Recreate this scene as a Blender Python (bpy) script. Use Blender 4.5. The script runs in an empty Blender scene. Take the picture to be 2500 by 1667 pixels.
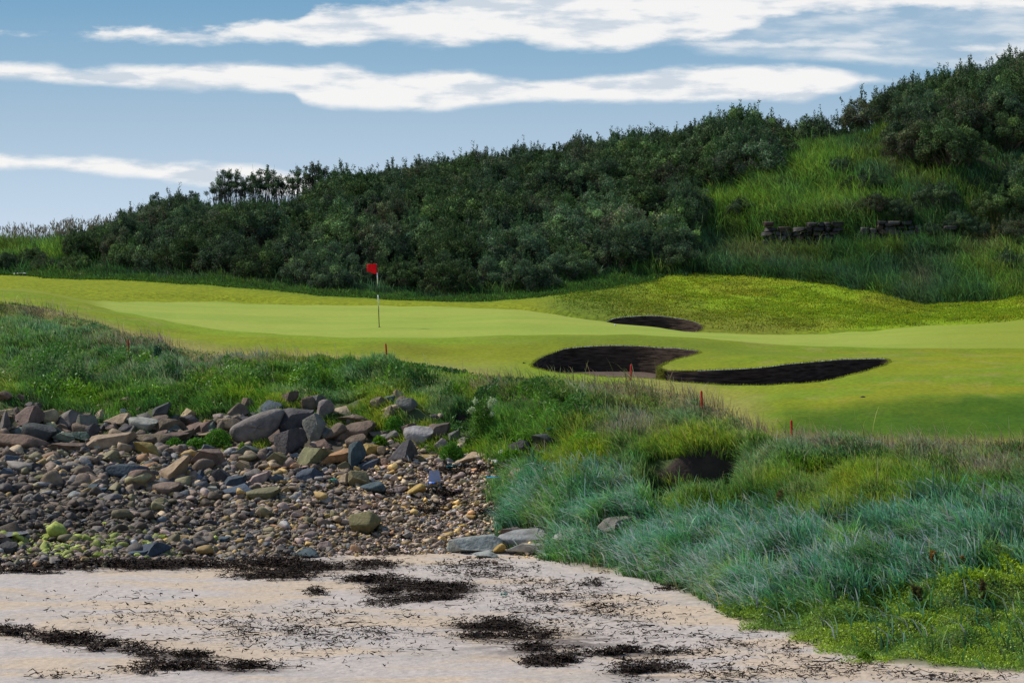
import bpy, math, random
import numpy as np
from mathutils import Vector, Matrix
from mathutils.geometry import delaunay_2d_cdt

rng = np.random.default_rng(7)
random.seed(7)
S = bpy.context.scene
COL = S.collection

# ---------------------------------------------------------------- world scale
F, CX, HZ, HC = 6533.0, 1176.0, 600.0, 6.6       # focal, centre, horizon row, eye height (m)

# ---------------------------------------------------------------- numpy noise
def _hash(ix, iy, seed):
    h = (ix.astype(np.int64) * 374761393 + iy.astype(np.int64) * 668265263 + seed * 1442695041) & 0x7fffffff
    h = ((h ^ (h >> 13)) * 1274126177) & 0x7fffffff
    return ((h ^ (h >> 16)) & 0xffff) / 65535.0
def vnoise(x, y, seed=0):
    x = np.asarray(x, float); y = np.asarray(y, float)
    ix = np.floor(x); iy = np.floor(y); fx = x - ix; fy = y - iy
    fx = fx * fx * (3 - 2 * fx); fy = fy * fy * (3 - 2 * fy)
    a = _hash(ix, iy, seed); b = _hash(ix + 1, iy, seed); c = _hash(ix, iy + 1, seed); d = _hash(ix + 1, iy + 1, seed)
    return (a * (1 - fx) + b * fx) * (1 - fy) + (c * (1 - fx) + d * fx) * fy
def fbm(x, y, seed=0, o=4):
    s = 0; a = .5; t = 0
    for k in range(o):
        s = s + a * vnoise(x * 2 ** k + 17.3 * k, y * 2 ** k + 5.1 * k, seed + k); t += a; a *= .5
    return s / t
def sstep(a, b, x):
    t = np.clip((np.asarray(x, float) - a) / (b - a), 0, 1); return t * t * (3 - 2 * t)

# ---------------------------------------------------------------- terrain: profile curves from the shore to beyond the hill
def curve(pts):      # [(u, row, Y)] -> u, Y, z
    p = np.array(pts, float); return p[:, 0], p[:, 2], HC - (p[:, 1] - HZ) * p[:, 2] / F
def at(cv, u):
    return np.interp(u, cv[0], cv[1]), np.interp(u, cv[0], cv[2])
def flat(pts, z):
    p = np.array(pts, float); Y = (HC - z) * F / (p[:, 1] - HZ); return p[:, 0], Y, np.full(len(p), z)
S1 = flat([(0,1308),(200,1300),(400,1290),(550,1283),(700,1275),(900,1275),(1050,1270),(1150,1262),(1210,1275),(1300,1298),(1400,1315),(1520,1345),(1600,1375),(1700,1430),(1800,1458),(1900,1495),(2050,1525),(2200,1540),(2352,1545),(2700,1560)], .05)
S2 = curve([(0,1040,72),(300,1040,72),(500,1040,72),(700,1060,71),(900,1060,70.5),(1050,1050,70.5),(1150,1070,69),(1230,1090,67.5),(1300,1150,65),(1400,1180,63.5),(1500,1200,62),(1600,1200,61),(1800,1210,59),(2000,1230,57),(2200,1250,55.5),(2352,1260,55)])
S3 = curve([(0,945,74.5),(300,945,74.5),(450,955,74),(600,950,74),(700,915,75.5),(850,915,75),(1000,960,73.5),(1080,990,72.5),(1176,990,71.5),(1300,1010,70),(1400,1030,68.5),(1500,1060,66.5),(1600,1080,65),(1800,1095,62.5),(2000,1110,61),(2200,1120,60),(2352,1130,60)])
S4 = curve([(0,700,92),(100,705,91),(200,735,88.3),(300,770,85.3),(400,797,83.3),(500,815,82),(600,822,81.5),(750,825,80.5),(870,835,79.3),(1000,850,78),(1176,875,76.5),(1300,884,75.5),(1400,880,75),(1450,881,74.5),(1500,890,74),(1580,912,72.5),(1650,942,70.5),(1720,985,68),(1780,1008,66.5),(1850,1016,66),(2000,1020,65.5),(2100,1022,65),(2352,1018,65)])
S5 = curve([(0,682,96.5),(100,690,95),(200,720,91.5),(300,752,88),(400,778,85.8),(600,805,83.5),(870,812,82.5),(1000,820,81.5),(1176,835,79.5),(1300,845,78.5),(1400,850,77.5),(1500,858,77),(1600,868,75.8),(1700,905,72.4),(1800,925,69.9),(1900,917,70.1),(2050,903,70.2),(2200,897,70.5),(2352,895,70.8)])
S6 = curve([(0,667,102),(100,676,100),(200,694,97.5),(300,720,94),(400,745,91),(500,758,89),(600,765,88),(750,775,87),(870,777,86.5),(1000,777,86.5),(1176,770,87),(1300,768,87),(1450,768,86.5),(1600,775,85.5),(1700,783,85),(1800,790,84.5),(2000,797,84),(2352,800,84)])
S7 = curve([(0,660,104.5),(100,670,103),(200,690,100.5),(400,693,103),(600,697,104),(870,700,104),(1000,703,103),(1176,712,101),(1300,728,99),(1400,740,97),(1500,752,95),(1600,761,93.5),(1700,765,93),(1800,766,93),(1900,765,93.5),(2000,762,94),(2100,755,94.5),(2200,748,95),(2352,738,96)])
_u7 = S7[0]; _d = np.interp(_u7, [0, 1000, 1200, 1350, 1500, 2352], [-.06, -.06, .02, .22, .34, .38])
S8 = (_u7, S7[1] + 1.6, S7[2] - _d)
S9 = curve([(0,650,110),(300,668,106.5),(600,682,106.8),(870,691,106.3),(1000,695,105.6),(1176,703,103.2),(1300,715,101),(1400,727,100),(1500,729,99.5),(1600,745,98.5),(1700,756,98),(1800,758,98.5),(2000,753,99),(2200,743,99.5),(2352,733,100)])
S10 = curve([(0,632,122),(150,636,120),(300,640,118),(450,648,115),(600,656,113),(750,678,110.5),(870,684,110),(1000,690,109),(1080,690,108.5),(1176,683,109),(1300,665,111),(1400,650,112.5),(1500,635,114),(1600,628,115),(1700,630,115),(1800,640,114),(1900,650,113),(2000,668,111.5),(2080,690,110),(2130,700,109.5),(2200,695,110),(2300,690,110),(2352,675,111),(2700,640,112)])
S11 = curve([(0,590,128),(300,590,124),(600,575,121),(870,580,119.5),(1176,570,119.5),(1400,560,120),(1600,560,120),(1700,580,119.4),(1760,588,119),(2180,588,118),(2260,575,118),(2352,570,118)])
S12 = curve([(0,575,130),(300,555,126),(600,530,124),(870,520,123),(1176,510,123),(1400,500,123),(1600,500,122),(1700,510,120.8),(1760,506,120),(2180,503,119.2),(2260,500,120),(2352,490,121)])
S13 = curve([(0,568,138),(120,560,138),(250,545,137),(350,535,137),(500,520,136),(600,525,136),(730,505,136),(850,465,136),(980,440,136),(1176,420,136),(1300,412,136.5),(1440,388,137),(1620,352,137),(1700,350,137),(1800,360,137.5),(1900,345,138),(1950,345,138),(2000,320,138),(2100,270,139),(2200,245,139.5),(2352,205,140),(2700,140,141)])
S14 = (S13[0], S13[1] + 28, S13[2] - 1.6)
S15 = (np.array([0, 1.]), np.array([260., 260.]), np.array([2.5, 2.5]))
S0 = (np.array([0, 1.]), np.array([40., 40.]), np.array([0., 0.]))
CUR = [S0, S1, S2, S3, S4, S5, S6, S7, S8, S9, S10, S11, S12, S13, S14, S15]

UT = np.concatenate([np.arange(-3000, -300, 50), np.arange(-300, 2700, 4), np.arange(2700, 5600, 50)]).astype(float)
YT = np.concatenate([np.arange(40, 170, .1), np.arange(170, 261, 2.)])
KY = np.array([at(c, UT)[0] for c in CUR]); KZ = np.array([at(c, UT)[1] for c in CUR])
def smooth_cols(A, n=9):
    k = np.hanning(n + 2)[1:-1]; k /= k.sum(); P = np.pad(A, ((0, 0), (n // 2, n // 2)), mode='edge')
    return np.array([np.convolve(r, k, 'valid') for r in P])
KY = smooth_cols(KY); KZ = smooth_cols(KZ)
def pchip(x, y, xq):
    h = np.diff(x); d = np.diff(y) / h; m = np.zeros(len(x)); m[0] = d[0]; m[-1] = d[-1]
    for i in range(1, len(x) - 1):
        if d[i-1] * d[i] > 0:
            w1 = 2 * h[i] + h[i-1]; w2 = h[i] + 2 * h[i-1]; m[i] = (w1 + w2) / (w1 / d[i-1] + w2 / d[i])
    i = np.clip(np.searchsorted(x, xq, side='right') - 1, 0, len(x) - 2); t = (xq - x[i]) / h[i]
    return (2*t**3 - 3*t**2 + 1) * y[i] + (t**3 - 2*t**2 + t) * h[i] * m[i] + (-2*t**3 + 3*t**2) * y[i+1] + (t**3 - t**2) * h[i] * m[i+1]
ZT = np.array([pchip(KY[:, k], KZ[:, k], YT) for k in range(len(UT))])      # [u, Y]

UG, YG = np.meshgrid(UT, YT, indexing='ij')
XG = (UG - CX) * YG / F
def yb(k): return KY[k][:, None]
# eroded hollow under the overhanging tussock, and smaller scrapes
def scrape(u0, u1, Yf, depth, back):
    w = sstep(u0 - 25, u0 + 25, UG) * (1 - sstep(u1 - 25, u1 + 25, UG))
    g = (1 - sstep(Yf, Yf + .45, YG)) * sstep(Yf - back, Yf - .5, YG)
    return -depth * w * g
ZT = ZT + scrape(1490, 1695, 65.3, 1.0, 3.6) + scrape(1270, 1330, 72.0, .45, 2) + scrape(1150, 1290, 69.2, .35, 1.5) + scrape(1045, 1090, 73.6, .5, 1.5)
ZT += scrape(2120, 2230, 63.8, .3, 1.6) + scrape(740, 860, 77.0, .35, 1.6) + scrape(440, 520, 76.5, .3, 2.0)
# lumps, by how rough each belt is
rough = sstep(yb(2), yb(3), YG) * (1 - sstep(yb(4) - 1.5, yb(4), YG))
rough = np.maximum(rough, (UG > 1250) * sstep(yb(1), yb(1) + 3, YG) * (1 - sstep(yb(4) - 1.5, yb(4), YG)))
hillm = sstep(yb(10), yb(10) + 3, YG)
midm = sstep(yb(9), yb(9) + 3, YG) * (1 - hillm)
ZT += rough * ((fbm(XG * .55, YG * .45, 3, 3) - .5) * (1.0 + .35 * (UG > 1250)) + (fbm(XG * 1.5, YG * 1.2, 4, 2) - .5) * .5)
ZT += hillm * (fbm(XG * .4, YG * .4, 9, 3) - .5) * .8
ZT += midm * ((fbm(XG * .9, YG * .6, 12, 3) - .5) * .12)
shing = sstep(yb(1), yb(1) + .8, YG) * (1 - sstep(yb(2), yb(3), YG)) * (UG < 1250)
ZT += shing * (fbm(XG * .8, YG * .8, 15, 3) - .5) * .22
mown = sstep(yb(4) + .3, yb(4) + 2, YG) * (1 - sstep(yb(9) - 1, yb(9) + 1, YG)); ZT += mown * ((fbm(XG * .28, YG * .33, 18, 3) - .5) * .30 + (fbm(XG * .9, YG * .8, 19, 2) - .5) * .05) * (1 - .55 * sstep(yb(6) - 1, yb(6) + 1, YG) * (1 - sstep(yb(7) - 1, yb(7), YG)))
sandm = 1 - sstep(yb(1) - .5, yb(1) + .5, YG)
ZT += sandm * ((fbm(XG * .45, YG * .6, 21, 3) - .5) * .12 * sstep(40, 42, YG) + (fbm(XG * 2.2, YG * 3, 22, 2) - .5) * .035 * sstep(40, 42, YG))

def zat(u, Y):
    u = np.asarray(u, float); Y = np.asarray(Y, float)
    fi = np.clip(np.interp(u, UT, np.arange(len(UT))), 0, len(UT) - 1.001); fj = np.clip(np.interp(Y, YT, np.arange(len(YT))), 0, len(YT) - 1.001)
    i = fi.astype(int); j = fj.astype(int); a = fi - i; b = fj - j
    return (ZT[i, j] * (1 - a) + ZT[i+1, j] * a) * (1 - b) + (ZT[i, j+1] * (1 - a) + ZT[i+1, j+1] * a) * b
def kat(k, u): return np.interp(u, UT, KY[k])
def xat(u, Y): return (np.asarray(u) - CX) * np.asarray(Y) / F
def row_of(z, Y): return HZ + F * (HC - z) / Y
ROWT = HZ + F * (HC - ZT) / YT[None, :]
def ground_at(u, row, ymin=40, ymax=165):
    """first ground point met along the line of sight"""
    i = int(np.argmin(np.abs(UT - u))); r = ROWT[i]; m = np.where((YT >= ymin) & (YT <= ymax) & (r <= row))[0]
    j = m[0] if len(m) else int(np.argmin(np.abs(YT - 140)))
    Y = YT[j]
    if j > 0 and r[j-1] > row and r[j-1] != r[j]: Y = YT[j-1] + (YT[j] - YT[j-1]) * (r[j-1] - row) / (r[j-1] - r[j])
    return np.array([(u - CX) * Y / F, Y, zat(u, Y)])

# ---------------------------------------------------------------- helpers
def tag(o, label=None, cat=None, group=None, kind=None):
    if label: o['label'] = label
    if cat: o['category'] = cat
    if group: o['group'] = group
    if kind: o['kind'] = kind
    return o
def link(name, me, mat=None, parent=None):
    o = bpy.data.objects.new(name, me); COL.objects.link(o)
    if mat and me is not None and not me.materials: me.materials.append(mat)
    if parent: o.parent = parent
    return o
def empty(name, loc):
    o = bpy.data.objects.new(name, None); COL.objects.link(o); o.location = loc; o.empty_display_size = .2; return o
def mesh_np(name, V, faces, n, colors=None, smooth=False):
    """faces: flat int array with n verts each (int), or list of (array, n)"""
    me = bpy.data.meshes.new(name); V = np.asarray(V, np.float32)
    if isinstance(n, int): faces = [(np.asarray(faces, np.int32).ravel(), n)]
    else: faces = [(np.asarray(f, np.int32).ravel(), k) for f, k in zip(faces, n)]
    loops = np.concatenate([f for f, k in faces]); tot = np.concatenate([np.full(len(f) // k, k, np.int32) for f, k in faces])
    me.vertices.add(len(V)); me.vertices.foreach_set('co', V.ravel()); me.loops.add(len(loops)); me.loops.foreach_set('vertex_index', loops)
    me.polygons.add(len(tot)); st = np.concatenate([[0], np.cumsum(tot)[:-1]]).astype(np.int32); me.polygons.foreach_set('loop_start', st); me.polygons.foreach_set('loop_total', tot)
    if smooth: me.polygons.foreach_set('use_smooth', np.ones(len(tot), bool))
    me.update(calc_edges=True)
    if colors is not None:
        a = me.color_attributes.new('Col', 'FLOAT_COLOR', 'POINT'); c = np.ones((len(V), 4), np.float32); c[:, :3] = colors; a.data.foreach_set('color', c.ravel())
    me.validate(); return me
ONES = ['first','second','third','fourth','fifth','sixth','seventh','eighth','ninth','tenth','eleventh','twelfth','thirteenth','fourteenth','fifteenth','sixteenth','seventeenth','eighteenth','nineteenth']
TENS = {2:('twentieth','twenty'),3:('thirtieth','thirty'),4:('fortieth','forty'),5:('fiftieth','fifty'),6:('sixtieth','sixty'),7:('seventieth','seventy'),8:('eightieth','eighty'),9:('ninetieth','ninety')}
def ordinal(k):
    if k < 20: return ONES[k-1]
    t, o = divmod(k, 10); return TENS[t][0] if o == 0 else TENS[t][1] + '-' + ONES[o-1]

# ---------------------------------------------------------------- materials
def nt(name):
    m = bpy.data.materials.new(name); m.use_nodes = True; t = m.node_tree; t.nodes.clear(); return m, t, t.nodes, t.links
def N(nodes, typ, **kw):
    n = nodes.new(typ)
    for k, v in kw.items():
        if k in n.inputs.keys() if hasattr(n.inputs, 'keys') else False: n.inputs[k].default_value = v
        else: setattr(n, k, v)
    return n
def base_mat(name, src='Col', col=(.5,.5,.5), var=.35, scale=8., bump=.3, bscale=20., bdist=.02, rough=.9, transl=0., spec=.25, detail=5):
    m, t, nd, L = nt(name); out = nd.new('ShaderNodeOutputMaterial'); p = nd.new('ShaderNodeBsdfPrincipled'); p.inputs['Roughness'].default_value = rough
    p.inputs['Specular IOR Level'].default_value = spec
    if src == 'Col': c = nd.new('ShaderNodeVertexColor'); c.layer_name = 'Col'; co = c.outputs['Color']
    elif src == 'colobj':
        c = nd.new('ShaderNodeVertexColor'); c.layer_name = 'Col'; c2 = nd.new('ShaderNodeObjectInfo'); c3 = nd.new('ShaderNodeVectorMath'); c3.operation = 'MULTIPLY'; L.new(c.outputs[0], c3.inputs[0]); L.new(c2.outputs['Color'], c3.inputs[1]); co = c3.outputs[0]
    elif src == 'obj': c = nd.new('ShaderNodeObjectInfo'); co = c.outputs['Color']
    else: c = nd.new('ShaderNodeRGB'); c.outputs[0].default_value = (*col, 1); co = c.outputs[0]
    if var > 0:
        g = nd.new('ShaderNodeNewGeometry'); no = nd.new('ShaderNodeTexNoise'); no.inputs['Scale'].default_value = scale; no.inputs['Detail'].default_value = detail
        L.new(g.outputs['Position'], no.inputs['Vector'])
        mr = nd.new('ShaderNodeMapRange'); mr.inputs['From Min'].default_value = .3; mr.inputs['From Max'].default_value = .7; mr.inputs['To Min'].default_value = 1 - var; mr.inputs['To Max'].default_value = 1 + var
        L.new(no.outputs['Fac'], mr.inputs['Value'])
        mx = nd.new('ShaderNodeVectorMath'); mx.operation = 'SCALE'; L.new(co, mx.inputs[0]); L.new(mr.outputs[0], mx.inputs['Scale']); co = mx.outputs[0]
    L.new(co, p.inputs['Base Color'])
    if bump > 0:
        g2 = nd.new('ShaderNodeNewGeometry'); b = nd.new('ShaderNodeTexNoise'); b.inputs['Scale'].default_value = bscale; b.inputs['Detail'].default_value = 6; L.new(g2.outputs['Position'], b.inputs['Vector'])
        bu = nd.new('ShaderNodeBump'); bu.inputs['Strength'].default_value = bump; bu.inputs['Distance'].default_value = bdist; L.new(b.outputs['Fac'], bu.inputs['Height']); L.new(bu.outputs[0], p.inputs['Normal'])
    if transl > 0:
        tr = nd.new('ShaderNodeBsdfTranslucent'); L.new(co, tr.inputs['Color']); mi = nd.new('ShaderNodeMixShader'); mi.inputs[0].default_value = transl
        L.new(p.outputs[0], mi.inputs[1]); L.new(tr.outputs[0], mi.inputs[2]); L.new(mi.outputs[0], out.inputs[0])
    else: L.new(p.outputs[0], out.inputs[0])
    return m
M_ground = base_mat('rough_ground', var=.35, scale=3, bump=.5, bscale=14, bdist=.04)
M_sand = base_mat('beach_sand', var=.13, scale=6, bump=.7, bscale=7, bdist=.05, rough=.85)
M_turf = base_mat('mown_turf', var=.2, scale=9, bump=.5, bscale=30, bdist=.02, spec=.1)
M_green = base_mat('putting_turf', var=.08, scale=7, bump=.2, bscale=60, bdist=.006, spec=.15, rough=.8)
M_bank = base_mat('hollow_turf', var=.28, scale=4.5, bump=.8, bscale=7, bdist=.1, spec=.1)
M_blade = base_mat('grass_blade', var=0, bump=0, rough=.55, transl=.35, spec=.25)
M_marram = base_mat('marram_blade', var=0, bump=0, rough=.45, transl=.3, spec=.22)
M_leaf = base_mat('leaf', var=0, bump=0, rough=.5, transl=.3, spec=.3)
M_gorse = base_mat('gorse_foliage', src='colobj', var=0, bump=0, rough=.7, transl=.18, spec=.12)
M_rock = base_mat('rock', src='obj', var=.34, scale=5, bump=.6, bscale=14, bdist=.05, rough=.82, spec=.3)
M_peb = base_mat('pebbles', var=.3, scale=9, bump=.6, bscale=30, bdist=.02, rough=.7, spec=.35)
M_weed = base_mat('seaweed', var=.5, scale=20, bump=0, rough=.8, spec=.15)
M_stem = base_mat('woody_stem', src='rgb', col=(.13,.10,.08), var=.3, bump=0)

# ---------------------------------------------------------------- ground colour
def lin(r, g, b): return np.array([((c / 255 + .055) / 1.055) ** 2.4 if c > 10 else c / 255 / 12.92 for c in (r, g, b)])
def mixc(c, d, t): t = np.asarray(t)[..., None]; return c * (1 - t) + np.asarray(d) * t
def soil_m(u, Y):
    m = 0
    for (a, b, y, bk) in ((1500,1680,65.3,1.5),(1270,1330,72.0,1.2),(1150,1290,69.2,1.),(1045,1090,73.6,1.),(2120,2230,63.8,.8)):
        m = np.maximum(m, sstep(a - 25, a, u) * (1 - sstep(b, b + 25, u)) * sstep(y - bk, y - bk + .5, Y) * (1 - sstep(y + .4, y + .65, Y)))
    return m
def ground_color(u, Y, z, belt):
    X = xat(u, Y); row = row_of(z, Y); n1 = fbm(X * .35, Y * .3, 31, 4); n2 = fbm(X * 1.6, Y * 1.2, 33, 3); n3 = fbm(X * .4, Y * .9, 36, 4)
    one = np.ones(np.shape(u))[..., None]
    sand = mixc(one * C_SAND, C_SANDO, sstep(.44, .62, n3) * .9); sand = mixc(sand, C_SANDG, sstep(.5, .7, fbm(X * .7, Y * 1.3, 40, 4)) * .6)
    peb = one * np.array([.10,.075,.055]); soil = one * np.array([.05,.04,.025]); gr = mixc(one * np.array([.045,.085,.014]), [.09,.13,.025], n1)
    fair = mixc(one * C_FAIR, C_FAIR2, sstep(.35, .65, n1)); fair = mixc(fair, [.165,.255,.014], sstep(.47, .62, fbm(X * .22, Y * .9, 38, 4)) * .6); fair = mixc(fair, C_TAN, sstep(.58, .75, n2) * .35); fair = fair * (.88 + .24 * fbm(X * 2.2, Y * 2.6, 39, 3))[..., None]
    if belt == 'sand':
        w_ = np.zeros(np.shape(u))
        for (cu, cr, ru, rr) in [(700,1300,130,17),(640,1326,95,7),(835,1302,80,11),(860,1333,75,7),(1000,1350,110,16),(900,1360,70,11),(1000,1376,85,10),(1130,1440,90,16),(1205,1460,85,18),(1270,1522,60,9),(1460,1501,95,8),(1480,1540,90,20),(80,1456,90,10),(250,1488,110,14),(400,1510,110,14),(560,1538,110,9),(240,1302,330,8),(1250,1480,200,30)]: w_ = np.maximum(w_, np.exp(-(((u - cu) / ru / .8) ** 2 + ((row - cr) / rr / .9) ** 2)))
        return mixc(sand, [.13,.10,.08], np.clip(w_ * sstep(.36, .56, fbm(X * 1.3, Y * 4.5, 121, 4)) * 1.3, 0, .85))
    if belt == 'slope':
        c = mixc(peb, soil, sstep(1180, 1260, u)); k = np.maximum(sstep(1280, 1500, u), sstep(kat(2, u), kat(3, u), Y)); c = mixc(c, gr, k * .8)
        c = mixc(c, [.045,.030,.022], soil_m(u, Y))
        return mixc(c, sand, (1 - sstep(kat(1, u), kat(1, u) + .7, Y)) * .8)
    if belt == 'bank':
        c = gr; t = (Y - kat(3, u)) / (kat(4, u) - kat(3, u)); tan = sstep(.72, 1., t + (n2 - .5) * .4)
        return mixc(mixc(c, C_TAN * .8, tan * .8), [.045,.030,.022], soil_m(u, Y))
    if belt == 'fair':
        t = (Y - kat(4, u)) / (kat(6, u) - kat(4, u)); c = fair
        tanz = (1 - sstep(0., .45, t + (n2 - .5) * .3)) * (sstep(100, 250, u) * (1 - sstep(1050, 1250, u)) + sstep(1400, 1500, u) * (1 - sstep(1700, 1800, u)) * .8)
        c = mixc(c, [.19,.20,.012], np.exp(-((t - .58) / .22) ** 2) * sstep(780, 950, u) * (1 - sstep(1550, 1750, u)) * (.45 + .5 * sstep(.4, .6, n1)))
        c = mixc(c, [.14,.20,.014], np.exp(-((t - .80) / .13) ** 2) * sstep(1050, 1250, u) * (1 - sstep(1650, 1900, u)) * .65)
        c = mixc(c, [.27,.26,.012], sstep(.5, .66, n3) * .6 * sstep(1700, 1900, u))
        c = mixc(c, [.17,.27,.015], (1 - sstep(.15, .38, t)) * sstep(880, 1000, u) * (1 - sstep(1480, 1600, u)) * .7)
        c = mixc(c, C_TAN, tanz * .85)
        c = mixc(c, C_BANKSHADE, sstep(1690, 1850, u) * (1 - sstep(kat(5, u) - 1.7, kat(5, u) + .35, Y + (n2 - .5) * .8)) * (.75 + .4 * (fbm(X * 1.4, Y * 2, 37, 3) - .3)))  # shade of the right-hand bank painted into the turf colour below the crest
        tanl = np.exp(-((Y - kat(4, u)) / .6) ** 2) * sstep(1700, 1800, u); c = mixc(c, C_TAN, tanl * .7)
        c = mixc(c, [.215,.30,.018], sstep(.72, .84, t) * sstep(180, 330, u) * (1 - sstep(1000, 1300, u)) * .8)
        return c
    if belt == 'green':
        c = mixc(one * C_GREEN, C_GREEN2, sstep(.35, .65, fbm(X * .2, Y * .9, 44, 4)))
        return mixc(c, C_FAIR, np.clip(sstep(1900, 2352, u) * .6 + (1 - sstep(190, 260, u)), 0, 1))
    if belt == 'hollow':
        c = mixc(one * C_FAIR, C_BRT, sstep(1350, 1700, u) * sstep(.3, .6, n1 + .1)); c = mixc(c, C_BRN, sstep(.52, .7, n2) * .5 * sstep(1200, 1450, u))
        ol = np.exp(-((Y - kat(9, u)) / 4.) ** 2) * sstep(1150, 1350, u) * (1 - sstep(1750, 2000, u)); c = mixc(c, C_OLV, ol * .8); c = mixc(c, [.125,.19,.015], sstep(1200, 1300, u) * (1 - sstep(1380, 1560, u + (n2 - .5) * 200)) * .75)
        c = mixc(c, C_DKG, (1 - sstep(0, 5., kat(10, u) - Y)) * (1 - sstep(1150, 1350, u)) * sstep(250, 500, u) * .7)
        return c
    return mixc(one * np.array([.03,.055,.012]), [.05,.045,.02], n2)
C_SAND = np.array([.515,.44,.375]); C_SANDO = np.array([.56,.43,.295]); C_SANDG = np.array([.45,.405,.365])
C_FAIR = np.array([.24,.275,.010]); C_FAIR2 = np.array([.205,.255,.012]); C_TAN = np.array([.33,.27,.085]); C_BANKSHADE = np.array([.045,.115,.006])
C_GREEN = np.array([.285,.365,.04]); C_GREEN2 = np.array([.34,.39,.05]); C_BRT = np.array([.225,.335,.008]); C_BRN = np.array([.11,.14,.012]); C_OLV = np.array([.19,.19,.02]); C_DKG = np.array([.08,.17,.015])

# ---------------------------------------------------------------- terrain sheets
UC = np.concatenate([np.arange(-3000, -300, 100), np.arange(-300, 2700, 6), np.arange(2700, 5600, 100)]).astype(float)
def sheet(name, a, b, n, belt, mat, hole=None, ya=None, yb_=None):
    t = np.linspace(0, 1, n + 1); Ya = kat(a, UC) if ya is None else np.full(len(UC), ya); Yb = kat(b, UC) if yb_ is None else np.full(len(UC), yb_)
    U = np.repeat(UC[:, None], n + 1, 1); Y = Ya[:, None] + (Yb - Ya)[:, None] * t[None, :]; Z = zat(U, Y); X = xat(U, Y)
    V = np.stack([X, Y, Z], -1).reshape(-1, 3); C = ground_color(U, Y, Z, belt).reshape(-1, 3)
    i, j = np.meshgrid(np.arange(len(UC) - 1), np.arange(n), indexing='ij'); m = n + 1
    Q = np.stack([i * m + j, (i + 1) * m + j, (i + 1) * m + j + 1, i * m + j + 1], -1)
    if hole is None:
        me = mesh_np(name, V, Q.reshape(-1, 4), 4, C, smooth=True)
    else:
        hu, hY = hole; hn = len(hu); ht = (hY - np.interp(hu, UC, Ya)) / (np.interp(hu, UC, Yb) - np.interp(hu, UC, Ya))
        fi = np.interp(hu, UC, np.arange(len(UC))); fj = ht * n
        i0, i1 = int(fi.min()) - 2, int(fi.max()) + 3; j0, j1 = 0, n
        keep = ~((i >= i0) & (i < i1)); Qk = Q[keep].reshape(-1, 4)
        gi, gj = np.meshgrid(np.arange(i0, i1 + 1), np.arange(0, n + 1), indexing='ij'); gi = gi.ravel(); gj = gj.ravel()
        # drop interior grid points hugging the outline
        d = np.full(len(gi), 9.)
        for k in range(hn): d = np.minimum(d, (gi - fi[k]) ** 2 + (gj - fj[k]) ** 2)
        ok = (d > .12) | (gi == i0) | (gi == i1) | (gj == 0) | (gj == n); gi = gi[ok]; gj = gj[ok]
        pts = [Vector((float(x), float(y))) for x, y in zip(fi, fj)] + [Vector((float(x), float(y))) for x, y in zip(gi, gj)]
        vo, ed, fa, ov, oe, of = delaunay_2d_cdt(pts, [(k, (k + 1) % hn) for k in range(hn)], [], 0, 1e-6)
        # face inside polygon?
        P = np.array([(v.x, v.y) for v in vo]); F3 = np.array([f for f in fa if len(f) == 3]); cen = P[F3].mean(1)
        ins = np.zeros(len(cen), bool)
        for k in range(hn):
            x1, y1 = fi[k], fj[k]; x2, y2 = fi[(k+1) % hn], fj[(k+1) % hn]
            if y1 == y2: continue
            c_ = ((y1 > cen[:, 1]) != (y2 > cen[:, 1])) & (cen[:, 0] < (x2 - x1) * (cen[:, 1] - y1) / (y2 - y1) + x1); ins ^= c_
        F3 = F3[~ins]
        pu = np.interp(P[:, 0], np.arange(len(UC)), UC); pa = np.interp(pu, UC, Ya); pb = np.interp(pu, UC, Yb); pY = pa + (pb - pa) * P[:, 1] / n; pz = zat(pu, pY)
        # winding up
        PX = xat(pu, pY); a1 = (PX[F3[:, 1]] - PX[F3[:, 0]]) * (pY[F3[:, 2]] - pY[F3[:, 0]]) - (PX[F3[:, 2]] - PX[F3[:, 0]]) * (pY[F3[:, 1]] - pY[F3[:, 0]])
        F3[a1 < 0] = F3[a1 < 0][:, ::-1]
        base = len(V); V = np.vstack([V, np.stack([PX, pY, pz], -1)]); C = np.vstack([C, ground_color(pu, pY, pz, belt)])
        me = mesh_np(name, V, [Qk, F3 + base], [4, 3], C, smooth=True)
    o = link(name, me, mat); tag(o, kind='structure'); return o

def outline(scr, step=.06, ymin=60, ymax=110):
    """closed rim traced at its own depth on the ground; returns u, Y along the rim"""
    P = []
    for (u, r) in scr:
        g = ground_at(u, r, ymin, ymax); P.append((g[0], g[1]))
    P = np.array(P); n = len(P); out = []
    for k in range(n):                                  # Catmull-Rom
        p0, p1, p2, p3 = P[k-1], P[k], P[(k+1) % n], P[(k+2) % n]; m = max(2, int(np.linalg.norm(p2 - p1) / step))
        for s in range(m):
            t = s / m; out.append(.5 * ((2*p1) + (-p0+p2)*t + (2*p0-5*p1+4*p2-p3)*t*t + (-p0+3*p1-3*p2+p3)*t**3))
    out = np.array(out); return CX + out[:, 0] * F / out[:, 1], out[:, 1]
B1 = outline([(1220,840),(1240,822),(1280,806),(1330,797),(1400,793),(1480,795),(1560,800),(1608,808),(1585,818),(1545,828),(1515,843),(1530,850),(1600,851),(1700,847),(1800,837),(1900,828),(1980,824),(2040,826),(2035,838),(1990,852),(1930,868),(1860,879),(1780,884),(1690,885),(1600,880),(1500,870),(1400,866),(1300,858),(1250,850)])
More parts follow.
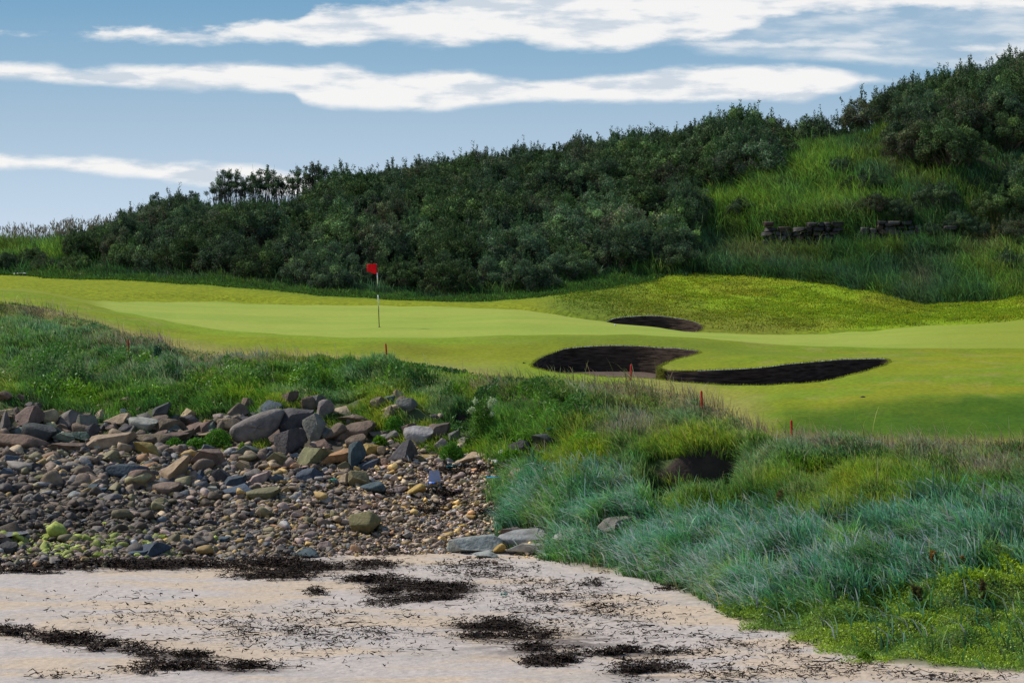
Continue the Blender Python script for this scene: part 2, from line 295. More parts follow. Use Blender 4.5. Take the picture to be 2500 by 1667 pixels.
def outline_xy(P, step=.06):
    P = np.array(P, float); n = len(P); out = []
    for k in range(n):
        p0, p1, p2, p3 = P[k-1], P[k], P[(k+1) % n], P[(k+2) % n]; m = max(2, int(np.linalg.norm(p2 - p1) / step))
        for s in range(m):
            t = s / m; out.append(.5 * ((2*p1) + (-p0+p2)*t + (2*p0-5*p1+4*p2-p3)*t*t + (-p0+3*p1-3*p2+p3)*t**3))
    out = np.array(out); return CX + out[:, 0] * F / out[:, 1], out[:, 1]
def XY(u, Y): return (float(xat(u, Y)), Y)
B2 = outline_xy([XY(1370,99.0), XY(1420,99.8), XY(1500,100.0), XY(1570,99.6), XY(1612,98.6), XY(1605,97.6), XY(1540,97.4), XY(1450,97.9), XY(1390,98.4)])

near = None
def near_sheet():
    xs = np.concatenate([np.arange(-400, -60, 10), np.arange(-60, 60, .5), np.arange(60, 401, 10)]); ys = np.concatenate([np.arange(-60, 20, 2.), np.arange(20, 40.01, .5)])
    X, Y = np.meshgrid(xs, ys, indexing='ij'); Z = 4.8 * (1 - sstep(3, 26, Y)); m = len(ys)
    i, j = np.meshgrid(np.arange(len(xs) - 1), np.arange(m - 1), indexing='ij'); Q = np.stack([i*m+j, (i+1)*m+j, (i+1)*m+j+1, i*m+j+1], -1)
    C = ground_color(CX + X * F / 40., np.full(X.shape, 42.), Z, 'sand').reshape(-1, 3)
    o = link('foreshore', mesh_np('foreshore', np.stack([X, Y, Z], -1).reshape(-1, 3), Q.reshape(-1, 4), 4, C, True), M_sand); tag(o, kind='structure')
near_sheet()
sheet('beach_sand', 0, 1, 130, 'sand', M_sand)
sheet('beach_slope', 1, 3, 120, 'slope', M_ground)
sheet('grass_bank', 3, 4, 70, 'bank', M_ground)
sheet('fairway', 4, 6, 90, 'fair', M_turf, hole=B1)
sheet('putting_green', 6, 7, 60, 'green', M_green)
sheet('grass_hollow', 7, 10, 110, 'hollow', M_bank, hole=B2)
sheet('hillside', 10, 13, 130, 'hill', M_ground)
sheet('far_slope', 13, 15, 60, 'hill', M_ground)
def far_plain():
    V = [(-9000, 250, 2.4), (9000, 250, 2.4), (9000, 16000, -8), (-9000, 16000, -8)]
    o = link('far_plain', mesh_np('far_plain', V, [[0, 1, 2, 3]], 4, np.array([[.1,.16,.03]] * 4)), M_ground); tag(o, kind='structure')
far_plain()

# ---------------------------------------------------------------- bunkers (sod-stacked wall and sand floor as parts)
def sod_mat():
    m, t, nd, L = nt('stacked_sod'); out = nd.new('ShaderNodeOutputMaterial'); p = nd.new('ShaderNodeBsdfPrincipled'); p.inputs['Roughness'].default_value = .95; p.inputs['Specular IOR Level'].default_value = .1
    g = nd.new('ShaderNodeNewGeometry'); mp = nd.new('ShaderNodeMapping'); mp.inputs['Scale'].default_value = (2.5, 2.5, 22); L.new(g.outputs['Position'], mp.inputs['Vector'])
    no = nd.new('ShaderNodeTexNoise'); no.inputs['Scale'].default_value = 1.; no.inputs['Detail'].default_value = 5; L.new(mp.outputs[0], no.inputs['Vector'])
    r = nd.new('ShaderNodeValToRGB'); r.color_ramp.elements[0].position = .35; r.color_ramp.elements[0].color = (.028,.019,.013,1); r.color_ramp.elements[1].position = .7; r.color_ramp.elements[1].color = (.11,.075,.052,1)
    L.new(no.outputs['Fac'], r.inputs[0]); L.new(r.outputs[0], p.inputs['Base Color']); b = nd.new('ShaderNodeBump'); b.inputs['Strength'].default_value = .8; b.inputs['Distance'].default_value = .05; L.new(no.outputs['Fac'], b.inputs['Height']); L.new(b.outputs[0], p.inputs['Normal']); L.new(p.outputs[0], out.inputs[0]); return m
M_sod = sod_mat(); M_bsand = base_mat('bunker_sand', src='rgb', col=(.13,.088,.062), var=.25, scale=3, bump=.3)
def bunker(uY, zfloor, label):
    u, Y = uY; X = xat(u, Y); Z = zat(u, Y); n = len(u); c = np.array([X.mean(), Y.mean()])
    root = empty('sand_bunker', (c[0], c[1], float(Z.min()) - .3)); tag(root, label, 'bunker', 'sand bunkers beside the green')
    # normal of outline (inward)
    T = np.stack([np.roll(X, -1) - np.roll(X, 1), np.roll(Y, -1) - np.roll(Y, 1)], -1); T /= np.linalg.norm(T, axis=1)[:, None] + 1e-9
    area = np.sum(X * np.roll(Y, -1) - np.roll(X, -1) * Y); Nn = np.stack([-T[:, 1], T[:, 0]], -1) * (1 if area > 0 else -1)
    zf = zfloor(u, Y); rings = []; L_ = 9
    jit = (fbm(np.cumsum(np.hypot(np.diff(X, prepend=X[0]), np.diff(Y, prepend=Y[0]))) * 1.5, np.zeros(n), 5, 3) - .5)
    for k in range(L_):
        t = k / (L_ - 1); z = Z * (1 - t) + (zf - .05) * t + (-.006 if k == 0 else 0); off = (-.004 if k == 0 else .02 + .10 * t + .025 * ((k % 2) - .5)) + jit * .14 * min(1, t * 2)
        rings.append(np.stack([X + Nn[:, 0] * off, Y + Nn[:, 1] * off, z], -1))
    V = np.concatenate(rings); i = np.arange(n); Q = []
    for k in range(L_ - 1): Q.append(np.stack([k*n + i, k*n + (i+1) % n, (k+1)*n + (i+1) % n, (k+1)*n + i], -1))
    V0 = V - np.array(root.location)[None]; w = link('wall', mesh_np('bunker_wall', V0, np.concatenate(Q), 4), M_sod, root)
    # floor
    ou, oY = X + Nn[:, 0] * .12, Y + Nn[:, 1] * .12
    ins = [Vector((float(a), float(b))) for a, b in zip(X - Nn[:, 0] * .05, Y - Nn[:, 1] * .05)]
    vo, ed, fa, *_ = delaunay_2d_cdt(ins, [(k, (k+1) % n) for k in range(n)], [], 1, 1e-6)
    P = np.array([(v.x, v.y) for v in vo]); fz = zfloor(CX + P[:, 0] * F / P[:, 1], P[:, 1]); VF = np.stack([P[:, 0], P[:, 1], fz], -1) - np.array(root.location)[None]
    me = bpy.data.meshes.new('bunker_floor'); me.from_pydata([tuple(v) for v in VF], [], [f for f in fa]); link('floor', me, M_bsand, root)
bunker(B1, lambda u, Y: 3.38 - .30 * sstep(1480, 1640, u), 'long double-lobed sand bunker with dark stacked-turf wall in the near side of the fairway')
bunker(B2, lambda u, Y: np.full(np.shape(u), 4.02), 'small half-hidden bunker with dark wall behind the far edge of the green')

# ---------------------------------------------------------------- sky
SUN_AZ, SUN_EL = math.radians(-66), math.radians(46)
def world():
    w = bpy.data.worlds.new('World'); S.world = w; w.use_nodes = True; t = w.node_tree; nd = t.nodes; L = t.links; nd.clear()
    out = nd.new('ShaderNodeOutputWorld'); sky = nd.new('ShaderNodeTexSky'); sky.sky_type = 'NISHITA'; sky.sun_disc = False; sky.sun_elevation = SUN_EL; sky.sun_rotation = SUN_AZ
    sky.air_density = 1.0; sky.dust_density = .2; sky.ozone_density = 2.5; sky.altitude = 0
    hs = nd.new('ShaderNodeHueSaturation'); hs.inputs['Saturation'].default_value = .9; hs.inputs['Value'].default_value = 1.; L.new(sky.outputs[0], hs.inputs['Color'])
    bg = nd.new('ShaderNodeBackground'); bg.inputs['Strength'].default_value = SKY_STR; 
    # low sky seen past the hill: clearer blue than the model's horizon glow
    tc0 = nd.new('ShaderNodeTexCoord'); sp0 = nd.new('ShaderNodeSeparateXYZ'); L.new(tc0.outputs['Generated'], sp0.inputs[0])
    cr = nd.new('ShaderNodeValToRGB'); els = cr.color_ramp.elements; stops = [(0., (.62,.72,.86)), (.02, (.50,.64,.80)), (.045, (.385,.53,.69)), (.07, (.26,.44,.62)), (.095, (.155,.345,.55)), (.30, (.06,.18,.42))]
    while len(els) < len(stops): els.new(.5)
    for q, (p_, c_) in zip(els, stops): q.position = p_; q.color = (*[v / SKY_STR / 12 for v in c_], 1)
    L.new(sp0.outputs[2], cr.inputs[0]); sc0 = nd.new('ShaderNodeVectorMath'); sc0.operation = 'SCALE'; sc0.inputs['Scale'].default_value = 12.; L.new(cr.outputs[0], sc0.inputs[0])
    fm = nd.new('ShaderNodeMapRange'); fm.interpolation_type = 'SMOOTHSTEP'; fm.inputs['From Min'].default_value = .12; fm.inputs['From Max'].default_value = .45; fm.inputs['To Min'].default_value = .95; fm.inputs['To Max'].default_value = .1; L.new(sp0.outputs[2], fm.inputs[0])
    mm = nd.new('ShaderNodeMix'); mm.data_type = 'RGBA'; L.new(fm.outputs[0], mm.inputs[0]); L.new(hs.outputs[0], mm.inputs[6]); L.new(sc0.outputs[0], mm.inputs[7]); L.new(mm.outputs[2], bg.inputs[0])
    tc = nd.new('ShaderNodeTexCoord'); sep = nd.new('ShaderNodeSeparateXYZ'); L.new(tc.outputs['Generated'], sep.inputs[0])
    def mth(op, a, b=None, clamp=False):
        n = nd.new('ShaderNodeMath'); n.operation = op; n.use_clamp = clamp
        for k, v in enumerate((a, b)):
            if v is None: continue
            if isinstance(v, (int, float)): n.inputs[k].default_value = v
            else: L.new(v, n.inputs[k])
        return n.outputs[0]
    yy = mth('MAXIMUM', sep.outputs[1], .05)
    a = mth('DIVIDE', sep.outputs[0], yy); e = mth('DIVIDE', sep.outputs[2], yy)
    A0, A1, E1 = -.20, .20, .11
    an = mth('DIVIDE', mth('SUBTRACT', a, A0), A1 - A0)
    def fc(pts):      # (u,row) -> normalised curve of elevation
        n = nd.new('ShaderNodeFloatCurve'); c = n.mapping.curves[0]; P = [(((u - CX) / F - A0) / (A1 - A0), (HZ - r) / F / E1) for u, r in pts]
        while len(c.points) < len(P): c.points.new(.5, .5)
        for q, (x, y) in zip(c.points, P): q.location = (x, y); q.handle_type = 'AUTO_CLAMPED'
        n.mapping.update(); L.new(an, n.inputs['Value']); return mth('MULTIPLY', n.outputs[0], E1)
    comb = nd.new('ShaderNodeCombineXYZ'); L.new(mth('MULTIPLY', a, 60.), comb.inputs[0]); L.new(mth('MULTIPLY', e, 190.), comb.inputs[1])
    nz = nd.new('ShaderNodeTexNoise'); nz.inputs['Scale'].default_value = 1.; nz.inputs['Detail'].default_value = 9; nz.inputs['Roughness'].default_value = .58; L.new(comb.outputs[0], nz.inputs['Vector'])
    nf = mth('SUBTRACT', nz.outputs['Fac'], .5)
    comb2 = nd.new('ShaderNodeCombineXYZ'); L.new(mth('MULTIPLY', a, 30.), comb2.inputs[0]); L.new(mth('MULTIPLY', e, 150.), comb2.inputs[1]); comb2.inputs[2].default_value = 4.
    nz2 = nd.new('ShaderNodeTexNoise'); nz2.inputs['Detail'].default_value = 6; nz2.inputs['Scale'].default_value = 1.; L.new(comb2.outputs[0], nz2.inputs['Vector'])
    def ramp(x, lo, hi):
        n = nd.new('ShaderNodeMapRange'); n.interpolation_type = 'SMOOTHSTEP'; L.new(x, n.inputs[0]); n.inputs['From Min'].default_value = lo; n.inputs['From Max'].default_value = hi; return n.outputs[0]
    def band(top, bot, amp=.0024, soft_t=.0030, soft_b=.0026):
        nn = mth('MULTIPLY', nf, amp * 2)
        dt = mth('ADD', mth('SUBTRACT', fc(top), e), nn); db = mth('ADD', mth('SUBTRACT', e, fc(bot)), mth('MULTIPLY', nn, .7))
        return mth('MULTIPLY', ramp(dt, -.0014, soft_t * .7), ramp(db, -.0014, soft_b * .7))
    b1 = band([(-160,330),(0,350),(100,362),(200,362),(300,370),(450,377),(560,380),(650,394),(780,420)], [(-160,395),(0,388),(100,386),(200,395),(300,405),(450,424),(560,434),(650,452),(780,425)])
    b2 = band([(-160,150),(0,146),(100,148),(200,161),(270,151),(400,150),(500,144),(600,148),(800,155),(900,172),(1000,166),(1060,162),(1180,186),(1300,183),(1450,170),(1600,155),(1800,150),(1900,158),(2030,184),(2300,186)],
              [(-160,165),(0,180),(200,192),(400,205),(600,208),(670,214),(700,238),(850,251),(1000,252),(1100,243),(1200,232),(1400,235),(1600,231),(1750,229),(1830,235),(1900,218),(2030,186),(2300,184)])
    b3 = band([(100,80),(150,77),(250,72),(300,63),(500,68),(560,49),(680,46),(730,17),(800,13),(900,10),(1000,5),(1060,-20),(1200,-60),(1700,-90),(2480,-95)],
              [(100,78),(150,79),(200,85),(300,92),(450,95),(550,92),(650,103),(720,108),(900,100),(1050,110),(1150,96),(1250,106),(1330,121),(1450,110),(1550,102),(1640,98),(1720,72),(1800,46),(1900,34),(2050,24),(2480,22)], amp=.0055, soft_t=.003, soft_b=.004)
    b4 = band([(1440,98),(1550,90),(1700,92),(1780,100),(1820,92),(2000,90),(2060,96),(2250,104),(2400,100)], [(1440,100),(1550,106),(1700,113),(1780,108),(1830,114),(2000,115),(2060,108),(2250,120),(2400,118)], amp=.0035)
    haze = mth('MULTIPLY', band([(1400,-40),(1600,-60),(2480,-80)], [(1400,30),(1600,120),(1900,140),(2250,160),(2480,150)], amp=.004, soft_b=.004, soft_t=.004), mth('ADD', .30, mth('MULTIPLY', ramp(nz2.outputs['Fac'], .45, .7), .45)))
    m = mth('MAXIMUM', b1, mth('MAXIMUM', b2, b3)); m = mth('MAXIMUM', m, mth('MULTIPLY', b4, .75)); m = mth('MAXIMUM', m, haze)
    m = mth('MULTIPLY', m, .96)
    shade = ramp(mth('ADD', nz2.outputs['Fac'], mth('MULTIPLY', nf, .5)), .36, .54)
    cc = nd.new('ShaderNodeMix'); cc.data_type = 'RGBA'; cc.inputs[6].default_value = (.62,.69,.77,1); cc.inputs[7].default_value = (.94,.93,.92,1); L.new(shade, cc.inputs[0])
    bc = nd.new('ShaderNodeBackground'); bc.inputs['Strength'].default_value = CLOUD_STR; L.new(cc.outputs[2], bc.inputs[0])
    mx = nd.new('ShaderNodeMixShader'); L.new(m, mx.inputs[0]); L.new(bg.outputs[0], mx.inputs[1]); L.new(bc.outputs[0], mx.inputs[2]); L.new(mx.outputs[0], out.inputs[0])
SKY_STR, CLOUD_STR = .13, 1.0
world()
sd = bpy.data.lights.new('sun', 'SUN'); sd.energy = 3.9; sd.angle = math.radians(.6); sd.color = (1, .955, .88); so = bpy.data.objects.new('sun', sd); COL.objects.link(so)
tosun = Vector((math.sin(SUN_AZ) * math.cos(SUN_EL), math.cos(SUN_AZ) * math.cos(SUN_EL), math.sin(SUN_EL))); so.rotation_euler = tosun.to_track_quat('Z', 'Y').to_euler()
cam = bpy.data.cameras.new('camera'); cam.lens = 36 * F / 2352; cam.sensor_width = 36; cam.clip_end = 30000; cam.clip_start = .5; cam.shift_y = -(784 - HZ) / 2352
co = bpy.data.objects.new('camera', cam); COL.objects.link(co); co.location = (0, 0, HC); co.rotation_euler = (math.pi / 2, 0, 0); S.camera = co
S.view_settings.view_transform = 'Standard'; S.view_settings.look = 'None'; S.view_settings.exposure = 0; S.view_settings.gamma = 1
S.cycles.max_bounces = 6; S.cycles.diffuse_bounces = 3; S.cycles.transmission_bounces = 3; S.cycles.glossy_bounces = 2
#PART2
# ================================================================ grass blades as real geometry
def blades(name, P, H, W, lean, colr, tipc, mat, kind='stuff', label=None, cat=None, droop=.5, ang=None):
    n = len(P); P = np.asarray(P); H = np.asarray(H)[:, None]; W = np.asarray(W)[:, None]
    if ang is None: ang = rng.normal(0, .7, n)
    wd = np.stack([np.cos(ang), np.sin(ang), np.zeros(n)], -1); lm = np.linalg.norm(lean, axis=1)[:, None]
    V = np.zeros((n, 7, 3)); C = np.zeros((n, 7, 3))
    for k, (t, w) in enumerate(((-.06, 1.), (.42, .85), (.76, .55), (1., 0.))):
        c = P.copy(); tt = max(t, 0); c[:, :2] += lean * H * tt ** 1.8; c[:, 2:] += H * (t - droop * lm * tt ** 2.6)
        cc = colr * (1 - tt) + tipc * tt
        if k < 3:
            V[:, 2*k] = c - wd * W * w / 2; V[:, 2*k+1] = c + wd * W * w / 2; C[:, 2*k] = cc; C[:, 2*k+1] = cc
        else: V[:, 6] = c; C[:, 6] = cc
    b = (np.arange(n) * 7)[:, None]
    Q = np.concatenate([b + np.array([[0, 1, 3, 2]]), b + np.array([[2, 3, 5, 4]])]); T = b + np.array([[4, 5, 6]])
    o = link(name, mesh_np(name, V.reshape(-1, 3), [Q, T], [4, 3], C.reshape(-1, 3)), mat); tag(o, label, cat, kind=kind); return o
def blob(u, r, L):
    m = np.zeros(np.shape(u))
    for (cu, cr, ru, rr) in L: m = np.maximum(m, np.exp(-(((u - cu) / ru) ** 2 + ((r - cr) / rr) ** 2)))
    return m
cG, cY, cB, cD, cT, cL = [np.array(c) for c in ((.105,.235,.024), (.23,.33,.02), (.155,.30,.12), (.034,.10,.02), (.38,.31,.20), (.20,.38,.012))]
cM, cMt = np.array((.12,.36,.155)), np.array((.26,.42,.30))
BARE = [(1592,1080,108,30), (1300,948,28,20), (1225,1028,62,12), (1065,985,24,26), (1440,1207,75,13), (1330,1226,85,13), (1205,1240,62,26), (1590,1050,1,1)]
def marr(u, r, X, Y):
    mb = np.interp(u, [1150,1250,1400,1480,1520,1650,1750,1900,2000,2150,2352], [1092,1090,1105,1140,1200,1200,1178,1200,1180,1160,1150])
    return sstep(-22, 22, r - mb + (fbm(X * .8, Y * .8, 50, 3) - .5) * 120)
def veg_color(u, r, X, Y):
    n = fbm(X * .45, Y * .4, 60, 3); n2 = fbm(X * 1.1, Y * .9, 61, 3); n3 = fbm(X * .7, Y * .6, 62, 3); one = np.ones(len(u))[:, None]
    c = mixc(one * cG, cY, sstep(.48, .68, n) * .8); c = mixc(c, cB, sstep(.5, .66, n2) * .6); c = mixc(c, cD, sstep(.54, .68, n3) * .8)
    c = mixc(c, cD, blob(u, r, [(760,870,25,35), (900,860,150,22), (1190,935,60,25), (1700,1150,120,30), (100,930,160,22), (400,925,150,22), (2250,1180,110,35), (1500,1130,40,40), (560,870,60,20), (2300,1235,80,25)]) * .7)
    c = mixc(c, cB, blob(u, r, [(110,760,170,28), (100,860,110,22), (400,850,110,30), (820,870,60,20), (1520,960,110,40), (1440,1110,50,40), (1900,1040,120,18), (330,805,60,14), (1010,880,60,25)]) * .75)
    c = mixc(c, cL, blob(u, r, [(190,920,60,18), (560,910,80,24), (1240,1050,80,16), (1330,1050,55,18), (900,965,50,14), (1090,1040,50,14), (1540,1170,40,12), (700,880,70,16), (1560,1010,70,22), (1900,1090,90,22), (1050,870,90,22)]) * .85)
    c = mixc(c, cY, blob(u, r, [(1600,1020,150,34), (1520,1010,60,30), (1450,930,90,25), (1950,1110,120,35), (1780,1110,60,25), (480,880,60,18), (2050,1090,80,22), (1280,905,60,18), (2000,1170,120,25)]) * .75)
    t_tan = blob(u, r, [(1470,985,60,22), (1650,940,80,26), (1740,985,40,22), (2160,1045,100,20), (2280,1085,90,22), (130,715,130,15), (330,790,120,12), (560,830,100,9), (1130,890,50,14), (1420,1000,50,18), (2080,1030,110,10), (1900,1025,80,9), (1400,905,80,14), (1560,900,70,12)])
    c = mixc(c, cT, np.clip(t_tan * .7 + sstep(.7, .82, n2) * .25, 0, .8) * (rng.random(len(u)) < .75))
    return c
def region_pts(n, ua, ub, fa, fb):
    u = rng.uniform(ua, ub, n); Y = fa(u) + (fb(u) - fa(u)) * rng.random(n); return u, Y
def tuft_cluster(u, Y, k, spread):
    """repeat each point k times, jittered: tufts"""
    n = len(u); u2 = np.repeat(u, k); Y2 = np.repeat(Y, k); X = xat(u2, Y2) + rng.normal(0, spread, n * k); Y2 = Y2 + rng.normal(0, spread, n * k)
    return CX + X * F / Y2, Y2, X, np.repeat(np.arange(n), k), np.stack([X - xat(np.repeat(u, k), np.repeat(Y, k)), Y2 - np.repeat(Y, k)], -1) / spread
def jitcol(c, a=.35): return c * (1 + rng.uniform(-a, a, (len(c), 1)))
def strew(name, nt_, k, ua, ub, fa, fb, hfun, mat, wid, spread=.12, leanx=-.35, keep=None, colf=veg_color, tipmul=2.15, tipadd=0.012, label=None, lsd=.28, zoff=0):
    u, Y = region_pts(nt_, ua, ub, fa, fb); u, Y, X, g, off = tuft_cluster(u, Y, k, spread); Z = zat(u, Y) + zoff; r = row_of(Z, Y)
    ok = np.ones(len(u), bool)
    for (cu, cr, ru, rr) in BARE: ok &= (((u - cu) / ru) ** 2 + ((r - cr) / rr) ** 2 > 1)
    if keep is not None: ok &= keep(u, Y, X, r)
    u, Y, X, Z, r, g, off = u[ok], Y[ok], X[ok], Z[ok], r[ok], g[ok], off[ok]; n = len(u)
    tl = rng.normal(0, .18, (nt_, 2))[g]; th = rng.lognormal(0, .22, nt_)[g]; tc = np.exp(rng.normal(0, .38, nt_))[g][:, None] * (1 + rng.uniform(-.22, .22, (nt_, 3)))[g]
    H = hfun(u, Y, X, r) * th * rng.uniform(.6, 1.15, n); L = np.stack([np.full(n, leanx), np.full(n, -.12)], -1) + tl + np.clip(off, -2, 2) * .22 + rng.normal(0, lsd * .6, (n, 2))
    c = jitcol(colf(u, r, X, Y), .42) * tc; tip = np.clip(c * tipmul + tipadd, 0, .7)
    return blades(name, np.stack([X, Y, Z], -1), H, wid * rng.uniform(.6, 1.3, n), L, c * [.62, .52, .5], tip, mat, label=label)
f = lambda k: (lambda u: kat(k, u))
# rough on the bank between the boulders and the fairway
def h_bank(u, Y, X, r):
    t = (Y - kat(3, u)) / (kat(4, u) - kat(3, u)); return (.10 + .36 * fbm(X * .7, Y * .6, 70, 3) ) * (1 - .35 * (Y < kat(3, u) - .3)) * (1 - .8 * sstep(.62, .97, t))
k_bank = lambda u, Y, X, r: (rng.random(len(u)) < 1 - .75 * sstep(kat(4, u) - .9, kat(4, u) + .15, Y)) & (rng.random(len(u)) > marr(u, r, X, Y) * (u > 1180)) & ((Y > kat(3, u) - .6 + .9 * fbm(X, Y, 5, 2)) | ((fbm(X * .9, Y * .9, 58, 3) > .5 + .12 * (u < 600)) & (rng.random(len(u)) < .8)))
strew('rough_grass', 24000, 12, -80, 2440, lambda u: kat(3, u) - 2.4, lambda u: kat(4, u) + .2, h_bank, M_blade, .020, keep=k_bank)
def k_slope(u, Y, X, r):
    return (rng.random(len(u)) > marr(u, r, X, Y)) & (rng.random(len(u)) < sstep(1060, 1150, u + (fbm(X * 1.5, Y * 1.2, 57, 3) - .5) * 90 + (1020 - r) * .8)) & (r < np.interp(u, [1130, 1400, 1500, 1700, 2352], [1075, 1100, 1185, 1190, 1190]) + 40)
strew('slope_grass', 8500, 12, 1040, 2440, lambda u: kat(3, u) - 5., lambda u: kat(3, u) + .2, lambda u, Y, X, r: .18 + .32 * fbm(X * .6, Y * .6, 71, 3), M_blade, .018, keep=k_slope)
# marram / lyme grass, blue-green, wind-blown to one side
def lowb(u): return np.interp(u, [1190,1600,1660,1750,1850,2000,2150,2352], [1600,1600,1410,1385,1388,1360,1325,1282])
def k_mar(u, Y, X, r):
    e = kat(1, u); edge = sstep(-.1, .9, Y - e + (fbm(X * 1.2, Y * 1.2, 55, 2) - .5) * 1.3) * sstep(1125, 1185, u + (fbm(X * 1.5, Y * 1.2, 56, 3) - .5) * 110 - (r < 1120) * 25 + (r > 1245) * -40)
    return (rng.random(len(u)) < marr(u, r, X, Y)) & (rng.random(len(u)) < edge) & (rng.random(len(u)) < 1 - .985 * sstep(-10, 30, r - lowb(u)))
def c_mar(u, r, X, Y):
    c = mixc(np.ones(len(u))[:, None] * cM, cB * .8, sstep(.45, .65, fbm(X * .6, Y * .5, 80, 3)) * .6); c = mixc(c, [.14,.34,.03], sstep(.52, .64, fbm(X * .9, Y * .8, 81, 3)) * .75)
    c = mixc(c, (.04,.13,.05), sstep(.48, .62, fbm(X * 1.3, Y * .9, 83, 2)) * .8)
    return mixc(c, (.10,.24,.03), (1 - sstep(0, 1.0, Y - kat(1, u))) * .6)
strew('marram_grass', 11000, 11, 1090, 2440, lambda u: kat(1, u) - .1, lambda u: kat(3, u) + 1.2, lambda u, Y, X, r: (.28 + .38 * fbm(X * .8, Y * .7, 72, 3)) * (.5 + .5 * sstep(0, 1.5, Y - kat(1, u))),
      M_marram, .029, spread=.08, leanx=-.42, keep=k_mar, colf=c_mar, tipmul=2.0, tipadd=.03, lsd=.38)
# pale upper marram blades, the highlights put into their colour
def c_marp(u, r, X, Y): return mixc(np.ones(len(u))[:, None] * np.array([.32,.50,.36]), [.62,.72,.62], rng.random(len(u)))
strew('marram_highlight', 5200, 3, 1160, 2440, lambda u: kat(1, u) + .2, lambda u: kat(3, u) + 1., lambda u, Y, X, r: (.36 + .36 * fbm(X * .7, Y * .6, 72, 3)) * rng.uniform(.7, 1.2, len(u)), M_marram, .030, spread=.2, leanx=-.62, keep=k_mar, colf=c_marp, tipmul=1.4, tipadd=.05)
# pale flowering stalks in the rough
def c_straw(u, r, X, Y): return mixc(np.ones(len(u))[:, None] * np.array([.34,.30,.14]), [.22,.30,.06], rng.random(len(u)))
strew('straw_stems', 2600, 2, 1160, 2440, lambda u: kat(1, u) + .3, lambda u: kat(4, u), lambda u, Y, X, r: rng.uniform(.4, .7, len(u)), M_blade, .016, spread=.2, leanx=-.4, colf=c_straw, keep=lambda u, Y, X, r: r < lowb(u), tipmul=1.2)
def k_tan(u, Y, X, r):
    d = blob(u, r, [(1470,990,80,28), (1650,935,110,34), (1745,985,50,26), (2160,1048,120,24), (2280,1085,100,24), (130,718,140,18), (330,790,130,16), (600,832,110,10), (1130,900,60,20), (1340,990,90,35), (2060,1028,160,12), (1420,905,100,16), (150,850,150,30), (1850,1022,90,10), (520,860,80,20)]); return rng.random(len(u)) < d * .75 + .02
strew('flowering_grass', 12000, 3, -60, 2440, lambda u: kat(3, u), lambda u: kat(4, u) + .35, lambda u, Y, X, r: np.full(len(u), .42), M_blade, .011, spread=.15, leanx=-.3, keep=k_tan,
      colf=lambda u, r, X, Y: mixc(np.ones(len(u))[:, None] * np.array([.38,.29,.14]), [.46,.34,.24], rng.random(len(u))), tipmul=1.25)
def inpoly(u, r, poly):
    ins = np.zeros(np.shape(u), bool)
    for k in range(len(poly)):
        x1, y1 = poly[k]; x2, y2 = poly[(k+1) % len(poly)]
        if y1 != y2: ins ^= ((y1 > r) != (y2 > r)) & (u < (x2 - x1) * (r - y1) / (y2 - y1) + x1)
    return ins
def inGR(u, r, X, Y):
    return inpoly(u + (fbm(X * .6, Y * .6, 130, 3) - .5) * 150, r + (fbm(X * .7, Y * .7, 131, 3) - .5) * 90, GR)
# short tufts texturing the mown hollow bank and semi-rough
def k_hol(u, Y, X, r): return (inpoly(u, Y, list(zip(*B2))) == False) & (rng.random(len(u)) < (.25 + .75 * sstep(.36, .68, fbm(X * .8, Y * .5, 90, 3))) * sstep(kat(9, u) - 1, kat(9, u) + 2, Y) * sstep(1250, 1450, u))
def c_hol(u, r, X, Y): return mixc(ground_color(u, Y, zat(u, Y), 'hollow') * 1.0, [.15,.23,.012], sstep(.55, .7, fbm(X * 2, Y * 1.2, 91, 2)) * .4)
strew('hollow_turf_tufts', 26000, 4, 1230, 2440, lambda u: kat(9, u) - .5, lambda u: kat(10, u) + .3, lambda u, Y, X, r: (.03 + .06 * fbm(X * 2, Y * 1.5, 92, 3)), M_blade, .03, spread=.12, leanx=-.2, keep=k_hol, colf=c_hol)
# fringe of longer grass at the hill foot and in the open right part of the hill
GR = [(1380,665),(1500,640),(1560,600),(1575,500),(1620,440),(1730,400),(1800,330),(1850,270),(1950,280),(1985,390),(2080,420),(2180,450),(2260,470),(2352,500),(2500,500),(2500,740),(2080,740),(1380,720)]
def c_hill(u, r, X, Y):
    n = fbm(X * .5, Y * .4, 95, 3); c = mixc(np.ones(len(u))[:, None] * np.array([.05,.14,.028]), [.12,.20,.025], sstep(.4, .65, n)); c = mixc(c, [.07,.17,.075], sstep(.5, .65, fbm(X * .7, Y * .7, 96, 2)) * .6)
    c = mixc(c, [.20,.37,.035], blob(u, r, [(1750,470,120,40), (1880,400,70,90), (1900,470,120,30), (2000,470,70,20), (1640,470,50,30), (2280,600,90,60), (100,590,120,18)]) * .85)
    c = mixc(c, [.20,.17,.09], blob(u, r, [(1760,600,110,22), (2250,560,90,50), (2120,660,30,25), (2040,495,160,12)]) * .6); return mixc(c, [.04,.10,.03], blob(u, r, [(1900,640,230,18), (1600,610,100,30), (700,650,400,25)]) * .6)
def k_hill(u, Y, X, r): return inGR(u, r, X, Y) | (u > 1850) | (r > row_of(zat(u, kat(10, u) + 2.2), kat(10, u) + 2.2)) | (u < 150) | ((rng.random(len(u)) < .35))
strew('hillside_grass', 15000, 9, -60, 2440, lambda u: kat(10, u) - .4, lambda u: kat(13, u) + .3, lambda u, Y, X, r: (.30 + .45 * fbm(X * .4, Y * .4, 73, 3)) * np.where(Y < kat(10, u) + .8, .55, 1), M_blade, .028, spread=.16, leanx=-.25, keep=k_hill, colf=c_hill, tipmul=1.35)
